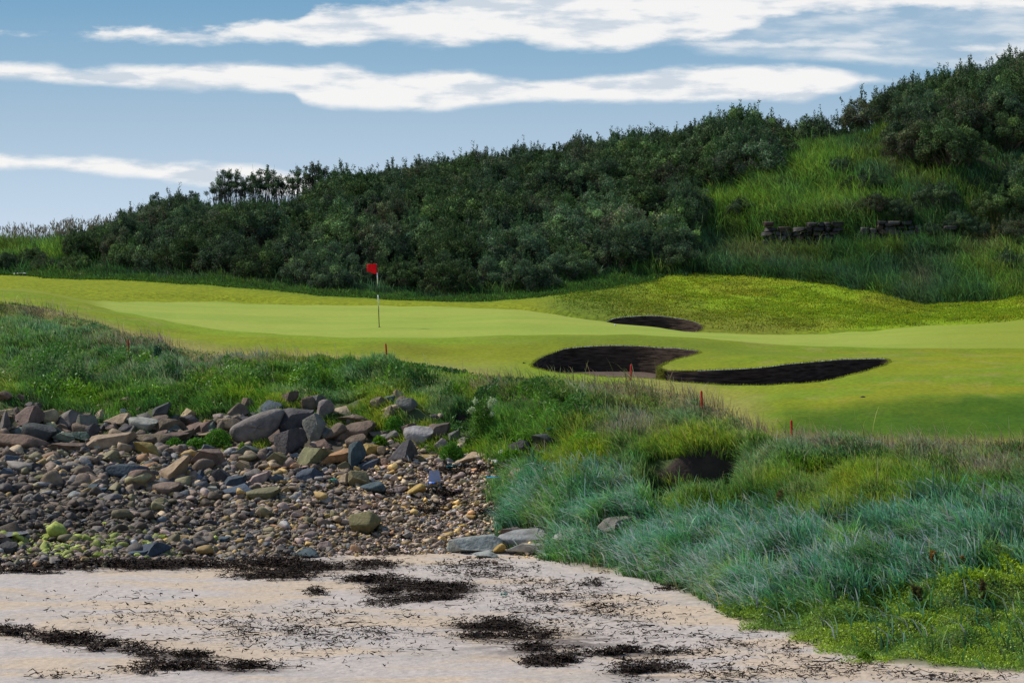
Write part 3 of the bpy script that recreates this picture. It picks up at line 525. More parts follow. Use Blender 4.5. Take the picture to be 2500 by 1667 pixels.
strew('foot_grass', 7000, 9, 100, 1500, lambda u: kat(10, u) - 2.2, lambda u: kat(10, u) + .6, lambda u, Y, X, r: .08 + .3 * sstep(-2.2, .3, Y - kat(10, u)) * fbm(X, Y, 75, 2), M_blade, .026, spread=.14, leanx=-.25, keep=lambda u, Y, X, r: rng.random(len(u)) < sstep(-2.4, -.4, Y - kat(10, u)), colf=lambda u, r, X, Y: mixc(np.ones(len(u))[:, None] * np.array([.055,.14,.022]), [.10,.20,.02], fbm(X, Y, 76, 3)), tipmul=1.3)
strew('wall_grass', 1000, 10, 1740, 2200, lambda u: 117.6 + 0 * u, lambda u: 118.2 + 0 * u, lambda u, Y, X, r: rng.uniform(.45, 1.0, len(u)), M_blade, .026, spread=.16, leanx=-.3, colf=lambda u, r, X, Y: c_hill(u, np.full(len(u), 620.), X, Y), tipmul=1.4)
strew('wall_top_grass', 260, 9, 1740, 2200, lambda u: 119.0 + 0 * u, lambda u: 120. + 0 * u, lambda u, Y, X, r: rng.uniform(.4, .8, len(u)), M_blade, .026, spread=.16, leanx=-.35, colf=lambda u, r, X, Y: c_hill(u, np.full(len(u), 480.), X, Y), tipmul=1.4)
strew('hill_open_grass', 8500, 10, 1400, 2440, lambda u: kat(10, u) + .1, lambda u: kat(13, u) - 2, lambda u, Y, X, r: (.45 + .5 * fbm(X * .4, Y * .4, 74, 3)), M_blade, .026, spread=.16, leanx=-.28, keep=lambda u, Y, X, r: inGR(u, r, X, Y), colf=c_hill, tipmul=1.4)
# tall seeding grass against the sky at the left end of the ridge
def ridge_stalks():
    n = 520; u = rng.choice([10, 55, 90, 135, 160, 205, 240, 300], n) + rng.normal(0, 22, n); Y = kat(13, u) + rng.uniform(-3, .5, n); X = xat(u, Y); Z = zat(u, Y); H = rng.uniform(.3, 1.15, n)
    P, L, col = np.stack([X, Y, Z], -1), np.stack([rng.normal(.02, .26, n), rng.normal(0, .2, n)], -1), np.tile([.15,.17,.06], (n, 1))
    tip = P.copy(); tip[:, :2] += L * H[:, None] * .8; tip[:, 2] += H * .82
    hp = np.repeat(tip, 5, 0) + rng.normal(0, .035, (n * 5, 3)) * [1, 1, 2.4]; a = blades('seeding_grass', np.vstack([P, hp]), np.concatenate([H, rng.uniform(.10, .2, n * 5)]), np.concatenate([np.full(n, .013), np.full(n * 5, .03)]),
        np.vstack([L, rng.normal(0, .3, (n * 5, 2))]), np.vstack([col, np.tile([.20,.18,.10], (n * 5, 1))]), np.vstack([col, np.tile([.26,.22,.15], (n * 5, 1))]), M_blade)
ridge_stalks()
def rim_fringe():
    for uY, nm in ((B1, 60), (B2, 45)):
        u, Y = uY; n = len(u); k = rng.integers(0, n, n * nm // 10); uu = u[k] + rng.normal(0, 2.5, len(k)); YY = Y[k] + rng.normal(0, .035, len(k)); X = xat(uu, YY); Z = zat(uu, YY); c = mixc(np.ones((len(k), 1)) * np.array([.24,.30,.015]), [.30,.31,.03], rng.random(len(k)))
        blades('bunker_lip_grass', np.stack([X, YY, Z], -1), rng.uniform(.015, .06, len(k)), np.full(len(k), .014), rng.normal(0, .45, (len(k), 2)), c, c * 1.2, M_blade)
rim_fringe()
def nose_turf():
    u, Y = B1; k = np.where((u > 1500) & (u < 1530) & (np.abs(Y - Y[np.argmin(np.abs(u - 1512) + np.abs(row_of(zat(u, Y), Y) - 846))]) < 1.6) & (row_of(zat(u, Y), Y) < 858))[0]
    n = 1500; q = rng.choice(k, n); t = rng.random(n); X = xat(u[q], Y[q]) + rng.normal(0, .03, n) - .05 * t; z = zat(u[q], Y[q]); zz = z * (1 - t) + 3.32 * t; c = mixc(np.ones((n, 1)) * np.array([.15,.19,.02]), [.24,.22,.05], rng.random(n))
    blades('nose_turf', np.stack([X, Y[q] - .05 - .06 * t, zz], -1), rng.uniform(.05, .12, n), np.full(n, .02), np.stack([rng.normal(-.3, .3, n), rng.normal(-.5, .3, n)], -1), c, c * 1.2, M_blade)
nose_turf()
# low leafy mat spreading over the sand
def leaf_mesh(name, P, Sz, col, up=.6, mat=M_leaf, parent=None, kind=None, aspect=.45):
    n = len(P); d = rng.normal(0, 1, (n, 3)); d[:, 2] = np.abs(d[:, 2]) * up + .15; d /= np.linalg.norm(d, axis=1)[:, None]; s = np.cross(d, rng.normal(0, 1, (n, 3))); s /= np.linalg.norm(s, axis=1)[:, None] + 1e-6
    a = Sz[:, None]; V = np.stack([P, P + d * a * .5 + s * a * aspect * .5, P + d * a, P + d * a * .5 - s * a * aspect * .5], 1); Q = (np.arange(n) * 4)[:, None] + np.arange(4)[None]
    o = link(name, mesh_np(name, V.reshape(-1, 3), Q, 4, np.repeat(col, 4, 0)), mat, parent); return tag(o, kind=kind)
def mat_plants():
    n = 130000; u = rng.uniform(1560, 2440, n); Y = rng.uniform(44, 54, n); X = xat(u, Y); Z = zat(u, Y); r = row_of(Z, Y); e = kat(1, u)
    edge = sstep(-.35, .5, Y - e + (fbm(X * 1.4, Y * 1.4, 101, 3) - .5) * 2.4); ok = (rng.random(n) < edge) & (r > lowb(u) - 30); u, Y, X, Z, r = u[ok], Y[ok], X[ok], Z[ok], r[ok]; n = len(u)
    tall = sstep(30, -25, r - (lowb(u) + 55)) if False else (1 - sstep(-10, 70, r - lowb(u))); h = rng.random(n) * (.05 + .16 * tall * fbm(X * 1.2, Y, 102, 2) * 1.6)
    c = mixc(np.ones((n, 1)) * np.array([.25,.39,.055]), [.37,.51,.025], sstep(.4, .62, fbm(X * .8, Y * .8, 103, 3)) * .8 + tall * .4); c = mixc(c, [.09,.20,.025], sstep(.52, .64, fbm(X * 1.7, Y * 1.5, 104, 2)) * .6)
    leaf_mesh('ground_cover', np.stack([X, Y, Z + h], -1), rng.uniform(.03, .075, n) * (1 + tall * .7), jitcol(c, .42), kind='stuff', aspect=.34)
mat_plants()
def bank_leaves():
    n = 210000; u = rng.uniform(-60, 1420, n); Y = kat(3, u) - 1.5 + (kat(4, u) + .1 - kat(3, u) + 1.5) * rng.random(n); X = xat(u, Y); Z = zat(u, Y); r = row_of(Z, Y)
    m1 = blob(u, r, [(770,865,45,40), (900,860,150,38), (1030,880,80,40), (1180,930,90,50), (560,905,80,25), (190,915,90,22), (420,880,130,36), (90,850,110,36), (300,850,80,20), (1250,1040,110,30), (1120,1035,70,26), (1330,1050,50,24), (700,895,60,25), (1280,960,80,30)])
    ok = rng.random(n) < m1 * sstep(.42, .56, fbm(X * 1.3, Y * 1.0, 141, 3)); u, Y, X, Z, r = u[ok], Y[ok], X[ok], Z[ok], r[ok]; n = len(u)
    d = fbm(X * 1.3, Y * 1.0, 141, 3); tt = (Y - kat(3, u)) / (kat(4, u) - kat(3, u)); h = (d - .4) * 1.9 * (1 - .88 * sstep(.3, .8, tt)) * rng.random(n) ** .5 + .02; c = mixc(np.ones((n, 1)) * np.array([.09,.23,.03]), [.18,.37,.02], sstep(.45, .62, fbm(X * .8, Y * .8, 142, 3))); c = mixc(c, [.03,.10,.022], sstep(.52, .66, fbm(X * 1.6, Y * 1.3, 143, 2)) * .7)
    c = mixc(c, [.20,.42,.012], blob(u, r, [(1250,1045,120,30), (1120,1040,70,24), (560,915,60,18), (190,920,60,18)]) * .8)
    leaf_mesh('bank_foliage', np.stack([X, Y, Z + h], -1), rng.uniform(.045, .11, n), jitcol(c, .35), kind='stuff', up=.9)
bank_leaves()

# ================================================================ stones
import bmesh
def rock_mesh(seed, sub=3, planes=9, cut=.62, rough=.05, hi=.92):
    r = np.random.default_rng(seed); bm = bmesh.new(); bmesh.ops.create_icosphere(bm, subdivisions=sub, radius=1.); V = np.array([v.co[:] for v in bm.verts])
    for _ in range(planes):
        d = r.normal(0, 1, 3); d /= np.linalg.norm(d); k = r.uniform(cut, hi); s = V @ d; over = s > k; V[over] -= ((s[over] - k) * .96)[:, None] * d
    dirs = r.normal(0, 1, (6, 3)); V *= (1 + rough * np.sin(V @ dirs.T * 2.4 + r.uniform(0, 6, 6)).sum(1) * .5)[:, None]
    lo, hi = V.min(0), V.max(0); V = (V - (lo + hi) / 2) / (hi - lo) * 1.0
    for v, c in zip(bm.verts, V): v.co = c
    for fc_ in bm.faces: fc_.smooth = True
    me = bpy.data.meshes.new('stone'); bm.to_mesh(me); bm.free()
    return me, V
ANG = [rock_mesh(100 + k, 4, 11 + k % 4, .32, .018, .72)[0] for k in range(12)]
RND = [rock_mesh(200 + k, 3, 9, .42, .03, .8)[0] for k in range(8)]
for me in ANG + RND: me.materials.append(M_rock)
PAL = {'slate-blue': (.06,.08,.095), 'brown': (.165,.115,.08), 'tan': (.34,.25,.15), 'grey': (.17,.15,.125), 'ochre': (.38,.245,.075), 'pinkish': (.36,.26,.21), 'dark grey': (.07,.065,.062), 'pale grey': (.29,.275,.25), 'olive': (.17,.15,.07), 'rust-orange': (.38,.20,.09), 'grey-green': (.12,.14,.11), 'moss-green': (.30,.36,.05), 'dark brown': (.05,.036,.022)}
STONES = []
def stone(u, row, w, h, tilt=0, colr='brown', ang=True, name='boulder', bury=.30, deep=None, shape=None, zone=''):
    g = ground_at(u, min(row + .42 * h, 1300), 50, 82); Y = g[1] + .25 * w * g[1] / F; sx = w * Y / F; sz = h * Y / F; sy = (deep or max(.8 * sx, sz * .8)); sy = min(sy, 1.1)
    me = (ANG if ang else RND)[(shape if shape is not None else rng.integers(0, 99)) % (12 if ang else 8)]
    z = HC - (row - HZ) * Y / F; zg = float(zat(u, Y)); z = min(z, zg + sz * .9); z = max(z, zg - sz * .1)
    o = bpy.data.objects.new(name, me); COL.objects.link(o); o.location = (xat(u, Y), Y, z); o.scale = (sx * 1.06, sy, sz * 1.06); o.rotation_euler = (rng.normal(0, .08), math.radians(-tilt), rng.normal(0, .15))
    c = np.array(PAL[colr]) * rng.uniform(.82, 1.2); c = c * (1 + rng.normal(0, .04, 3)); o.color = (*np.clip(c, 0, 1), 1)
    STONES.append((o, colr, w * h, u, row, zone, name)); return o
def C1(x, y): return x * .168, 903.2 + y * .168
def C2(x, y): return 357.5 + x * .168, 884.4 + y * .168
def C3(x, y): return 715 + x * .168, 884.4 + y * .168
T1 = [(350,330,470,300,0,'brown'),(50,400,140,270,0,'grey'),(690,340,200,210,0,'tan'),(830,290,100,90,0,'rust-orange'),(980,350,340,210,10,'grey'),(1190,430,250,230,-10,'grey'),(840,480,150,110,0,'brown'),(530,570,400,270,-15,'dark grey'),(1340,320,210,170,0,'tan'),
 (1640,360,350,190,-12,'tan'),(1970,440,380,190,-10,'pale grey'),(1750,500,280,130,-10,'grey'),(2250,430,200,150,0,'brown'),(260,690,680,230,-7,'brown'),(860,610,280,150,0,'grey-green'),(1100,600,220,130,0,'grey-green'),(1500,670,640,230,3,'tan'),(2100,640,540,170,0,'brown'),
 (880,750,600,140,4,'brown'),(2010,790,350,220,-15,'ochre'),(180,930,210,140,-10,'slate-blue'),(1740,1080,480,220,0,'slate-blue'),(1920,1190,340,250,0,'brown'),(760,990,190,130,0,'slate-blue'),(460,1020,270,150,0,'dark grey'),(1730,100,140,90,10,'tan'),(1350,200,95,85,0,'tan'),(400,180,90,100,0,'grey'),
 (510,175,100,90,0,'grey'),(1690,260,75,85,0,'pale grey'),(1910,230,90,80,0,'brown'),(1980,305,190,80,0,'grey'),(290,550,150,150,0,'grey-green'),(1270,540,190,190,20,'dark grey'),(1510,480,120,100,0,'brown'),(90,1100,180,150,0,'slate-blue'),(1100,1030,230,80,0,'slate-blue'),
 (1350,930,180,130,30,'tan'),(1530,800,230,110,20,'tan'),(1240,1290,330,100,0,'slate-blue'),(1320,1330,250,90,0,'slate-blue'),(1600,1300,210,110,-20,'slate-blue')]
T2 = [(200,590,350,220,-8,'brown'),(540,600,380,220,-20,'brown'),(760,550,190,120,-10,'ochre'),(710,660,410,100,5,'tan'),(250,450,210,90,0,'grey-green'),(250,715,420,130,0,'brown'),(1900,490,400,340,-10,'dark grey'),(1500,330,480,170,24,'slate-blue'),(1830,180,240,140,25,'brown'),
 (2090,290,170,250,0,'brown'),(1000,540,270,180,0,'tan'),(1100,450,210,110,0,'pinkish'),(870,440,150,90,0,'pinkish'),(1240,280,160,180,0,'brown'),(2140,590,300,370,-28,'grey'),(2290,660,130,120,0,'grey'),(1650,740,180,230,0,'brown'),(1830,800,430,320,25,'dark grey'),(2260,810,260,130,0,'brown'),
 (2180,990,440,240,0,'olive'),(1230,930,290,200,0,'grey-green'),(1430,1020,200,150,0,'brown'),(1650,1030,260,200,0,'olive'),(700,1020,420,260,12,'brown'),(750,915,500,90,3,'tan'),(270,1130,250,430,-35,'tan'),(880,1270,270,210,-15,'dark grey'),(1080,1340,280,200,0,'slate-blue'),
 (1140,1450,400,180,3,'slate-blue'),(1480,1500,400,170,5,'olive'),(2130,1230,340,180,0,'slate-blue'),(1650,1290,170,130,0,'slate-blue'),(1180,1120,210,170,0,'tan'),(1400,1290,280,150,10,'pinkish'),(160,1430,350,180,0,'brown'),(230,1310,320,120,0,'dark grey'),(590,1230,150,130,0,'slate-blue'),(470,1180,140,110,0,'slate-blue')]
T3 = [(190,350,200,260,0,'grey'),(420,360,270,140,-5,'tan'),(580,480,380,130,3,'brown'),(650,640,400,220,8,'brown'),(340,670,260,220,25,'brown'),(150,680,140,130,0,'grey'),(310,1010,470,170,22,'rust-orange'),(620,970,210,330,5,'slate-blue'),(850,890,310,140,-15,'ochre'),(630,830,180,70,0,'tan'),
 (790,1090,290,110,15,'slate-blue'),(450,1120,140,120,20,'olive'),(1250,920,350,310,0,'dark grey'),(1470,710,360,250,-8,'pale grey'),(1310,650,270,200,25,'brown'),(1100,710,200,140,15,'grey'),(910,685,210,120,-15,'brown'),(1740,640,270,220,0,'brown'),(1040,400,190,200,0,'brown'),(1950,700,180,130,20,'grey'),
 (2060,770,270,120,0,'grey'),(1790,830,160,150,35,'pinkish'),(1560,990,300,60,4,'ochre'),(2150,1000,420,120,18,'tan'),(1000,1060,80,120,0,'tan'),(650,1290,240,200,0,'olive'),(430,1300,270,150,15,'tan'),(850,1420,300,190,-5,'slate-blue'),(1170,1440,250,90,12,'pinkish'),(1430,1450,280,140,20,'ochre'),
 (620,790,250,180,10,'brown'),(980,500,90,40,40,'grey'),(800,600,120,120,0,'brown'),(960,900,100,140,0,'tan')]
for T, CC in ((T1, C1), (T2, C2), (T3, C3)):
    for (x, y, w, h, t, c) in T:
        cu, cr = CC(x, y); up = cr < 1030; stone(cu, cr, w * .168 * 1.16, h * .168 * 1.16, t, c, ang=True, zone='boulder line' if up else 'upper beach')
def big_boulder():
    O = np.array([C2(x, y) for x, y in [(1690,300),(1760,345),(1735,450),(1680,600),(1610,730),(1490,815),(1250,835),(1080,805),(1005,700),(985,580),(1120,505),(1390,375)]]); g = ground_at(590, 1022, 60, 80); Y0 = g[1] + .35; m = Y0 / F
    X = (O[:, 0] - CX) * m; Z = HC - (O[:, 1] - HZ) * m; c = np.array([X.mean(), Z.mean()]); n = len(O); V, Q = [], []
    for (sc_, dy, up) in ((.0, -.30, .03), (.55, -.27, .03), (.88, -.16, .01), (1., .0, 0), (1.0, .5, -.02), (.9, .9, -.08), (.5, 1.05, -.2), (0., 1.1, -.25)):
        for k in range(n): V.append((c[0] + (X[k] - c[0]) * sc_ + .02 * math.sin(k * 2.3 + sc_ * 5), Y0 + dy + .03 * math.sin(k * 1.7), c[1] + (Z[k] - c[1]) * sc_ + up))
    for r_ in range(7):
        for k in range(n): Q.append((r_*n + k, r_*n + (k+1) % n, (r_+1)*n + (k+1) % n, (r_+1)*n + k))
    V = np.array(V); loc = V.mean(0); me = bpy.data.meshes.new('big_boulder'); me.from_pydata([tuple(v) for v in V - loc], [], Q); bm = bmesh.new(); bm.from_mesh(me); bmesh.ops.remove_doubles(bm, verts=bm.verts, dist=.004); bmesh.ops.recalc_face_normals(bm, faces=bm.faces)
    for fa in bm.faces: fa.smooth = True
    bm.to_mesh(me); bm.free(); o = link('boulder', me, M_rock); o.location = loc; ss = o.modifiers.new('s', 'SUBSURF'); ss.levels = 2; ss.render_levels = 2; o.color = (.19,.16,.135,1); STONES.append((o, 'grey', 12000, 590, 980, 'big', 'boulder'))
big_boulder()
for (cu, cr, w, h, t, c, sh) in [(838,1204,70,58,0,'olive',1), (333,1263,118,36,4,'slate-blue',5), (312,1272,60,18,0,'slate-blue',7), (703,1268,62,22,3,'slate-blue',2), (1092,1252,125,44,3,'pale grey',6), (1205,1240,115,46,3,'pale grey',4), (1180,1225,60,30,0,'grey',8), (1145,1262,38,22,22,'ochre',9), (1118,1264,26,10,0,'dark grey',1),
        (1113,1272,60,18,0,'pale grey',2), (1440,1206,130,34,0,'grey',3), (1345,1228,150,28,0,'pale grey',10), (1560,1198,70,16,0,'tan',11), (20,1262,44,34,0,'dark grey',4), (1215,1262,110,30,5,'pale grey',0), (748,1255,30,26,0,'pinkish',1), (1055,1243,22,26,0,'pale grey',2), (1212,1085,90,26,5,'tan',3), (1195,1030,50,34,10,'dark grey',1), (1250,1022,60,34,0,'dark grey',8)]:
    stone(cu, cr, w, h, t, c, ang=True, shape=sh, deep=.9 if w > 60 else None, zone='shore edge')
# mid-size cobbles, one object each
def pebzone(u, r):
    """-> mean size (m), and palette weights"""
    return np.interp(u, [0, 450, 800, 1200], [.145, .135, .095, .07]) * np.interp(r, [1040, 1150, 1290], [1.1, 1., .75])
pn = list(PAL)
def pick(u, r):
    w = dict.fromkeys(pn, 0.); w.update({'brown': 3.6, 'tan': 1.8, 'grey': 1.5, 'slate-blue': 1.1, 'ochre': .7, 'pinkish': 1, 'dark grey': 1.6, 'olive': 1, 'pale grey': .4, 'rust-orange': .15})
    k = np.clip((u - 450) / 500, 0, 1); w['tan'] += 2.2 * k; w['pinkish'] += 2 * k; w['pale grey'] += 1. * k; w['dark grey'] *= 1 - .7 * k; w['slate-blue'] *= 1 - .6 * k; w['rust-orange'] += .5 * k; w['ochre'] += 1.6 * k; w['olive'] += 1.2 * (1 - k)
    dk = math.exp(-((u - 120) / 260) ** 2 - ((r - 1190) / 55) ** 2)
    for q in ('tan', 'pinkish', 'ochre', 'pale grey'): w[q] *= 1 - .85 * dk
    w['dark grey'] += 4 * dk; w['dark brown'] = 16 * dk; w['olive'] += 1 * dk
    ms = math.exp(-((u - 120) / 190) ** 2 - ((r - 1252) / 26) ** 2) ; w['moss-green'] = 16 * ms
    a = np.array([w[q] for q in pn]); return pn[int(rng.choice(len(pn), p=a / a.sum()))]
taken = [(s[3], s[4], math.sqrt(s[2])) for s in STONES]; cnt = 0; tries = 0
while cnt < 170 and tries < 6000:
    tries += 1; u = rng.uniform(-20, 1180); r = rng.uniform(1048, 1292); sc = pebzone(u, r) * rng.uniform(1.6, 3.0)
    if u > 700 and rng.random() < .65: continue
    if r > 1240 and u > 420 and rng.random() < .7: continue
    w = sc * F / 68
    if any(abs(u - a) < (w + b) * .42 and abs(r - c_) < (w + b) * .26 for a, c_, b in taken): continue
    taken.append((u, r, w)); stone(u, r, w, w * rng.uniform(.45, .65), rng.normal(0, 8), pick(u, r), ang=rng.random() < .6, name='cobble', zone='cobbles' if r < 1150 else 'lower cobbles'); cnt += 1
for _ in range(62):     # smaller boulders wedged behind and between the large ones
    u = rng.uniform(-20, 1080); Y = kat(2, u) + rng.uniform(.8, 1.) + (kat(3, u) - kat(2, u) - .9) * rng.random(); r = float(row_of(zat(u, Y), Y)); w = rng.uniform(22, 52); stone(u, r - w * .12, w, w * rng.uniform(.5, .8), rng.normal(0, 14), ['brown', 'grey', 'brown', 'tan', 'dark grey', 'grey-green'][rng.integers(6)], zone='boulder line')
# the countless rest as one mass
def mass_pebbles(n=21000):
    protos = [rock_mesh(300 + k, 2, 9, .36, .03, .74) for k in range(8)]
    F0 = np.array([list(p.vertices) for p in protos[0][0].polygons]); nv = len(protos[0][1])
    u = rng.uniform(-120, 1290, n); Y = kat(1, u) - .5 + (kat(3, u) - .2 - kat(1, u) + .5) * rng.random(n) ** 1.05; X = xat(u, Y); Z = zat(u, Y); r = row_of(Z, Y)
    lim = sstep(-.5, .35, Y - kat(1, u) + (fbm(X, Y, 7, 2) - .5) * .8) * (1 - sstep(1150, 1290, u)); lim = lim * np.where(Y > kat(2, u) + .25, .22, 1.) * (Y < kat(2, u) + 1.6); ok = rng.random(n) < lim; u, Y, X, Z, r = u[ok], Y[ok], X[ok], Z[ok], r[ok]; n = len(u)
    s = pebzone(u, r) * np.exp(rng.normal(0, .45, n)) * .92; VV = np.zeros((n, nv, 3)); CC = np.zeros((n, nv, 3)); pi = rng.integers(0, 8, n); az = rng.uniform(0, 6.28, n); P = np.array([p[1] for p in protos])[pi]
    P = P * np.stack([s * rng.uniform(.8, 1.4, n), s * rng.uniform(.8, 1.2, n), s * rng.uniform(.5, .85, n)], -1)[:, None, :]; ca, sa = np.cos(az)[:, None], np.sin(az)[:, None]; ti = rng.normal(0, .25, n)[:, None]
    x = P[..., 0] * np.cos(ti) + P[..., 2] * np.sin(ti); z = -P[..., 0] * np.sin(ti) + P[..., 2] * np.cos(ti); VV[..., 0] = x * ca - P[..., 1] * sa + X[:, None]; VV[..., 1] = x * sa + P[..., 1] * ca + Y[:, None]; VV[..., 2] = z + (Z + s * rng.uniform(.05, .45, n))[:, None]
    col = np.array([PAL[pick(a, b)] for a, b in zip(u, r)]) * np.exp(rng.normal(0, .38, (n, 1))); col = col * .8 + .2 * np.array([.24,.17,.105]); col = col * (1 + .75 * sstep(700, 1100, u))[:, None]; CC[:] = col[:, None, :]
    Q = (np.arange(n) * nv)[:, None, None] + F0[None]; o = link('pebbles', mesh_np('pebbles', VV.reshape(-1, 3), Q.reshape(-1, 3), 3, CC.reshape(-1, 3), smooth=True), M_peb); tag(o, kind='stuff')
    # small stones sprinkled along the sand
mass_pebbles()
# labels: each stone told apart by colour, place and its order along the beach
ZD = {'boulder line': 'boulders under the grass bank', 'upper beach': 'large stones below the boulders', 'shore edge': 'stones along the sand edge', 'cobbles': 'upper beach cobbles', 'lower cobbles': 'lower beach cobbles'}
by = {}
for s in STONES:
    if s[5] == 'big': tag(s[0], 'biggest boulder of all, grey with a sloping flat top, beside a dark cluster', 'boulder', 'boulders under the grass bank'); continue
    by.setdefault((s[1], s[5]), []).append(s)
for (c, z), L in by.items():
    L.sort(key=lambda s: s[3])
    for k, s in enumerate(L):
        lab = (f'only {c} one among the {ZD[z]}' if len(L) == 1 else f'{ordinal(k+1)} {c} stone from the left among the {ZD[z]}'); tag(s[0], lab, 'boulder' if s[6] == 'boulder' else 'cobble', ZD[z])

# ================================================================ seaweed wrack
def wrack():
    Pt = [(650,1302,110,16,1300),(640,1326,95,7,260),(835,1300,80,11,220),(860,1333,75,7,200),(940,1345,55,7,140),(1020,1352,75,14,420),(900,1358,65,11,260),(890,1386,55,8,160),(1000,1376,85,9,220),(728,1364,25,9,160),(560,1300,60,8,60),
      (1130,1440,80,15,380),(1100,1465,60,9,180),(1205,1460,85,18,200),(1230,1492,50,8,130),(1270,1522,55,8,330),(1460,1501,95,7,330),(1480,1540,80,18,260),(1330,1500,60,10,60),(1300,1420,150,50,110),(1450,1440,160,50,100),(1230,1350,60,10,90),
      (40,1450,60,9,220),(150,1470,70,11,330),(250,1488,80,11,350),(330,1500,60,8,170),(440,1505,50,7,190),(560,1536,95,8,300),(400,1530,80,10,240),(620,1541,55,5,70),(300,1545,80,8,90),(180,1555,100,8,60),(230,1300,290,9,1500),(60,1310,120,6,400),
      (1000,1145,55,18,380),(985,1172,40,12,170),(1090,1082,90,12,300),(1180,1092,30,10,60),(1130,1180,60,10,160),(900,1130,60,10,50),(1150,1150,40,10,80),(650,1275,60,8,90),(880,1270,80,8,120),
      (1360,1342,35,6,40),(1540,1352,30,5,60),(1400,1390,150,40,132),(1650,1480,160,50,154),(1950,1540,200,22,90),(700,1450,350,60,308),(1250,1370,150,50,198),(1700,1550,200,20,154),(300,1400,250,60,110),(1800,1500,60,20,30),(1100,1310,120,25,198),(2200,1560,150,10,50)]
    PP, LL, CCc = [], [], []
    for (cu, cr, ru, rr, n) in Pt:
        n = int(n * (6 if n > 190 else 3.)); u = cu + ru * rng.normal(0, .5, n); r = cr + rr * rng.normal(0, .5, n) - (u - cu) * 0
        i = np.clip(np.searchsorted(UT, u), 1, len(UT) - 1)
        for a, b in zip(u, r):
            if b > 1600: continue
            g = ground_at(a, b, 41, 75)
            if n < 130 or fbm(g[0] * 1.6, g[1] * 5., 120, 3) > .46: PP.append(g)
    P = np.array(PP); n = len(P); az = rng.normal(0, .55, n) + (rng.random(n) < .2) * rng.uniform(0, 3.14, n); L = np.exp(rng.normal(-2.6, .75, n)); W = np.minimum(L * rng.uniform(.12, .6, n), rng.uniform(.012, .04, n)); d = np.stack([np.cos(az), np.sin(az)], -1); s = np.stack([-d[:, 1], d[:, 0]], -1)
    lay = rng.random(n) ** 2 * .09; V = np.zeros((n, 8, 3))
    for k in range(4):
        t = k / 3 - .5; w = W * (.4, 1., .8, .3)[k]; cv = rng.normal(0, .2, n) * L; zz = P[:, 2] + .006 + lay + np.abs(rng.normal(0, .022, n)); c = P[:, :2] + d * (L * t)[:, None] + s * cv[:, None]
        V[:, 2*k, :2] = c + s * w[:, None] / 2; V[:, 2*k+1, :2] = c - s * w[:, None] / 2; V[:, 2*k, 2] = zz; V[:, 2*k+1, 2] = zz + rng.normal(0, .012, n)
    b = (np.arange(n) * 8)[:, None]; Q = np.concatenate([b + np.array([[2*k, 2*k+1, 2*k+3, 2*k+2]]) for k in range(3)])
    col = np.array([.020,.013,.009]) * rng.uniform(.5, 2.6, (n, 1)); o = link('seaweed', mesh_np('seaweed', V.reshape(-1, 3), Q, 4, np.repeat(col, 8, 0)), M_weed); tag(o, kind='stuff')
wrack()

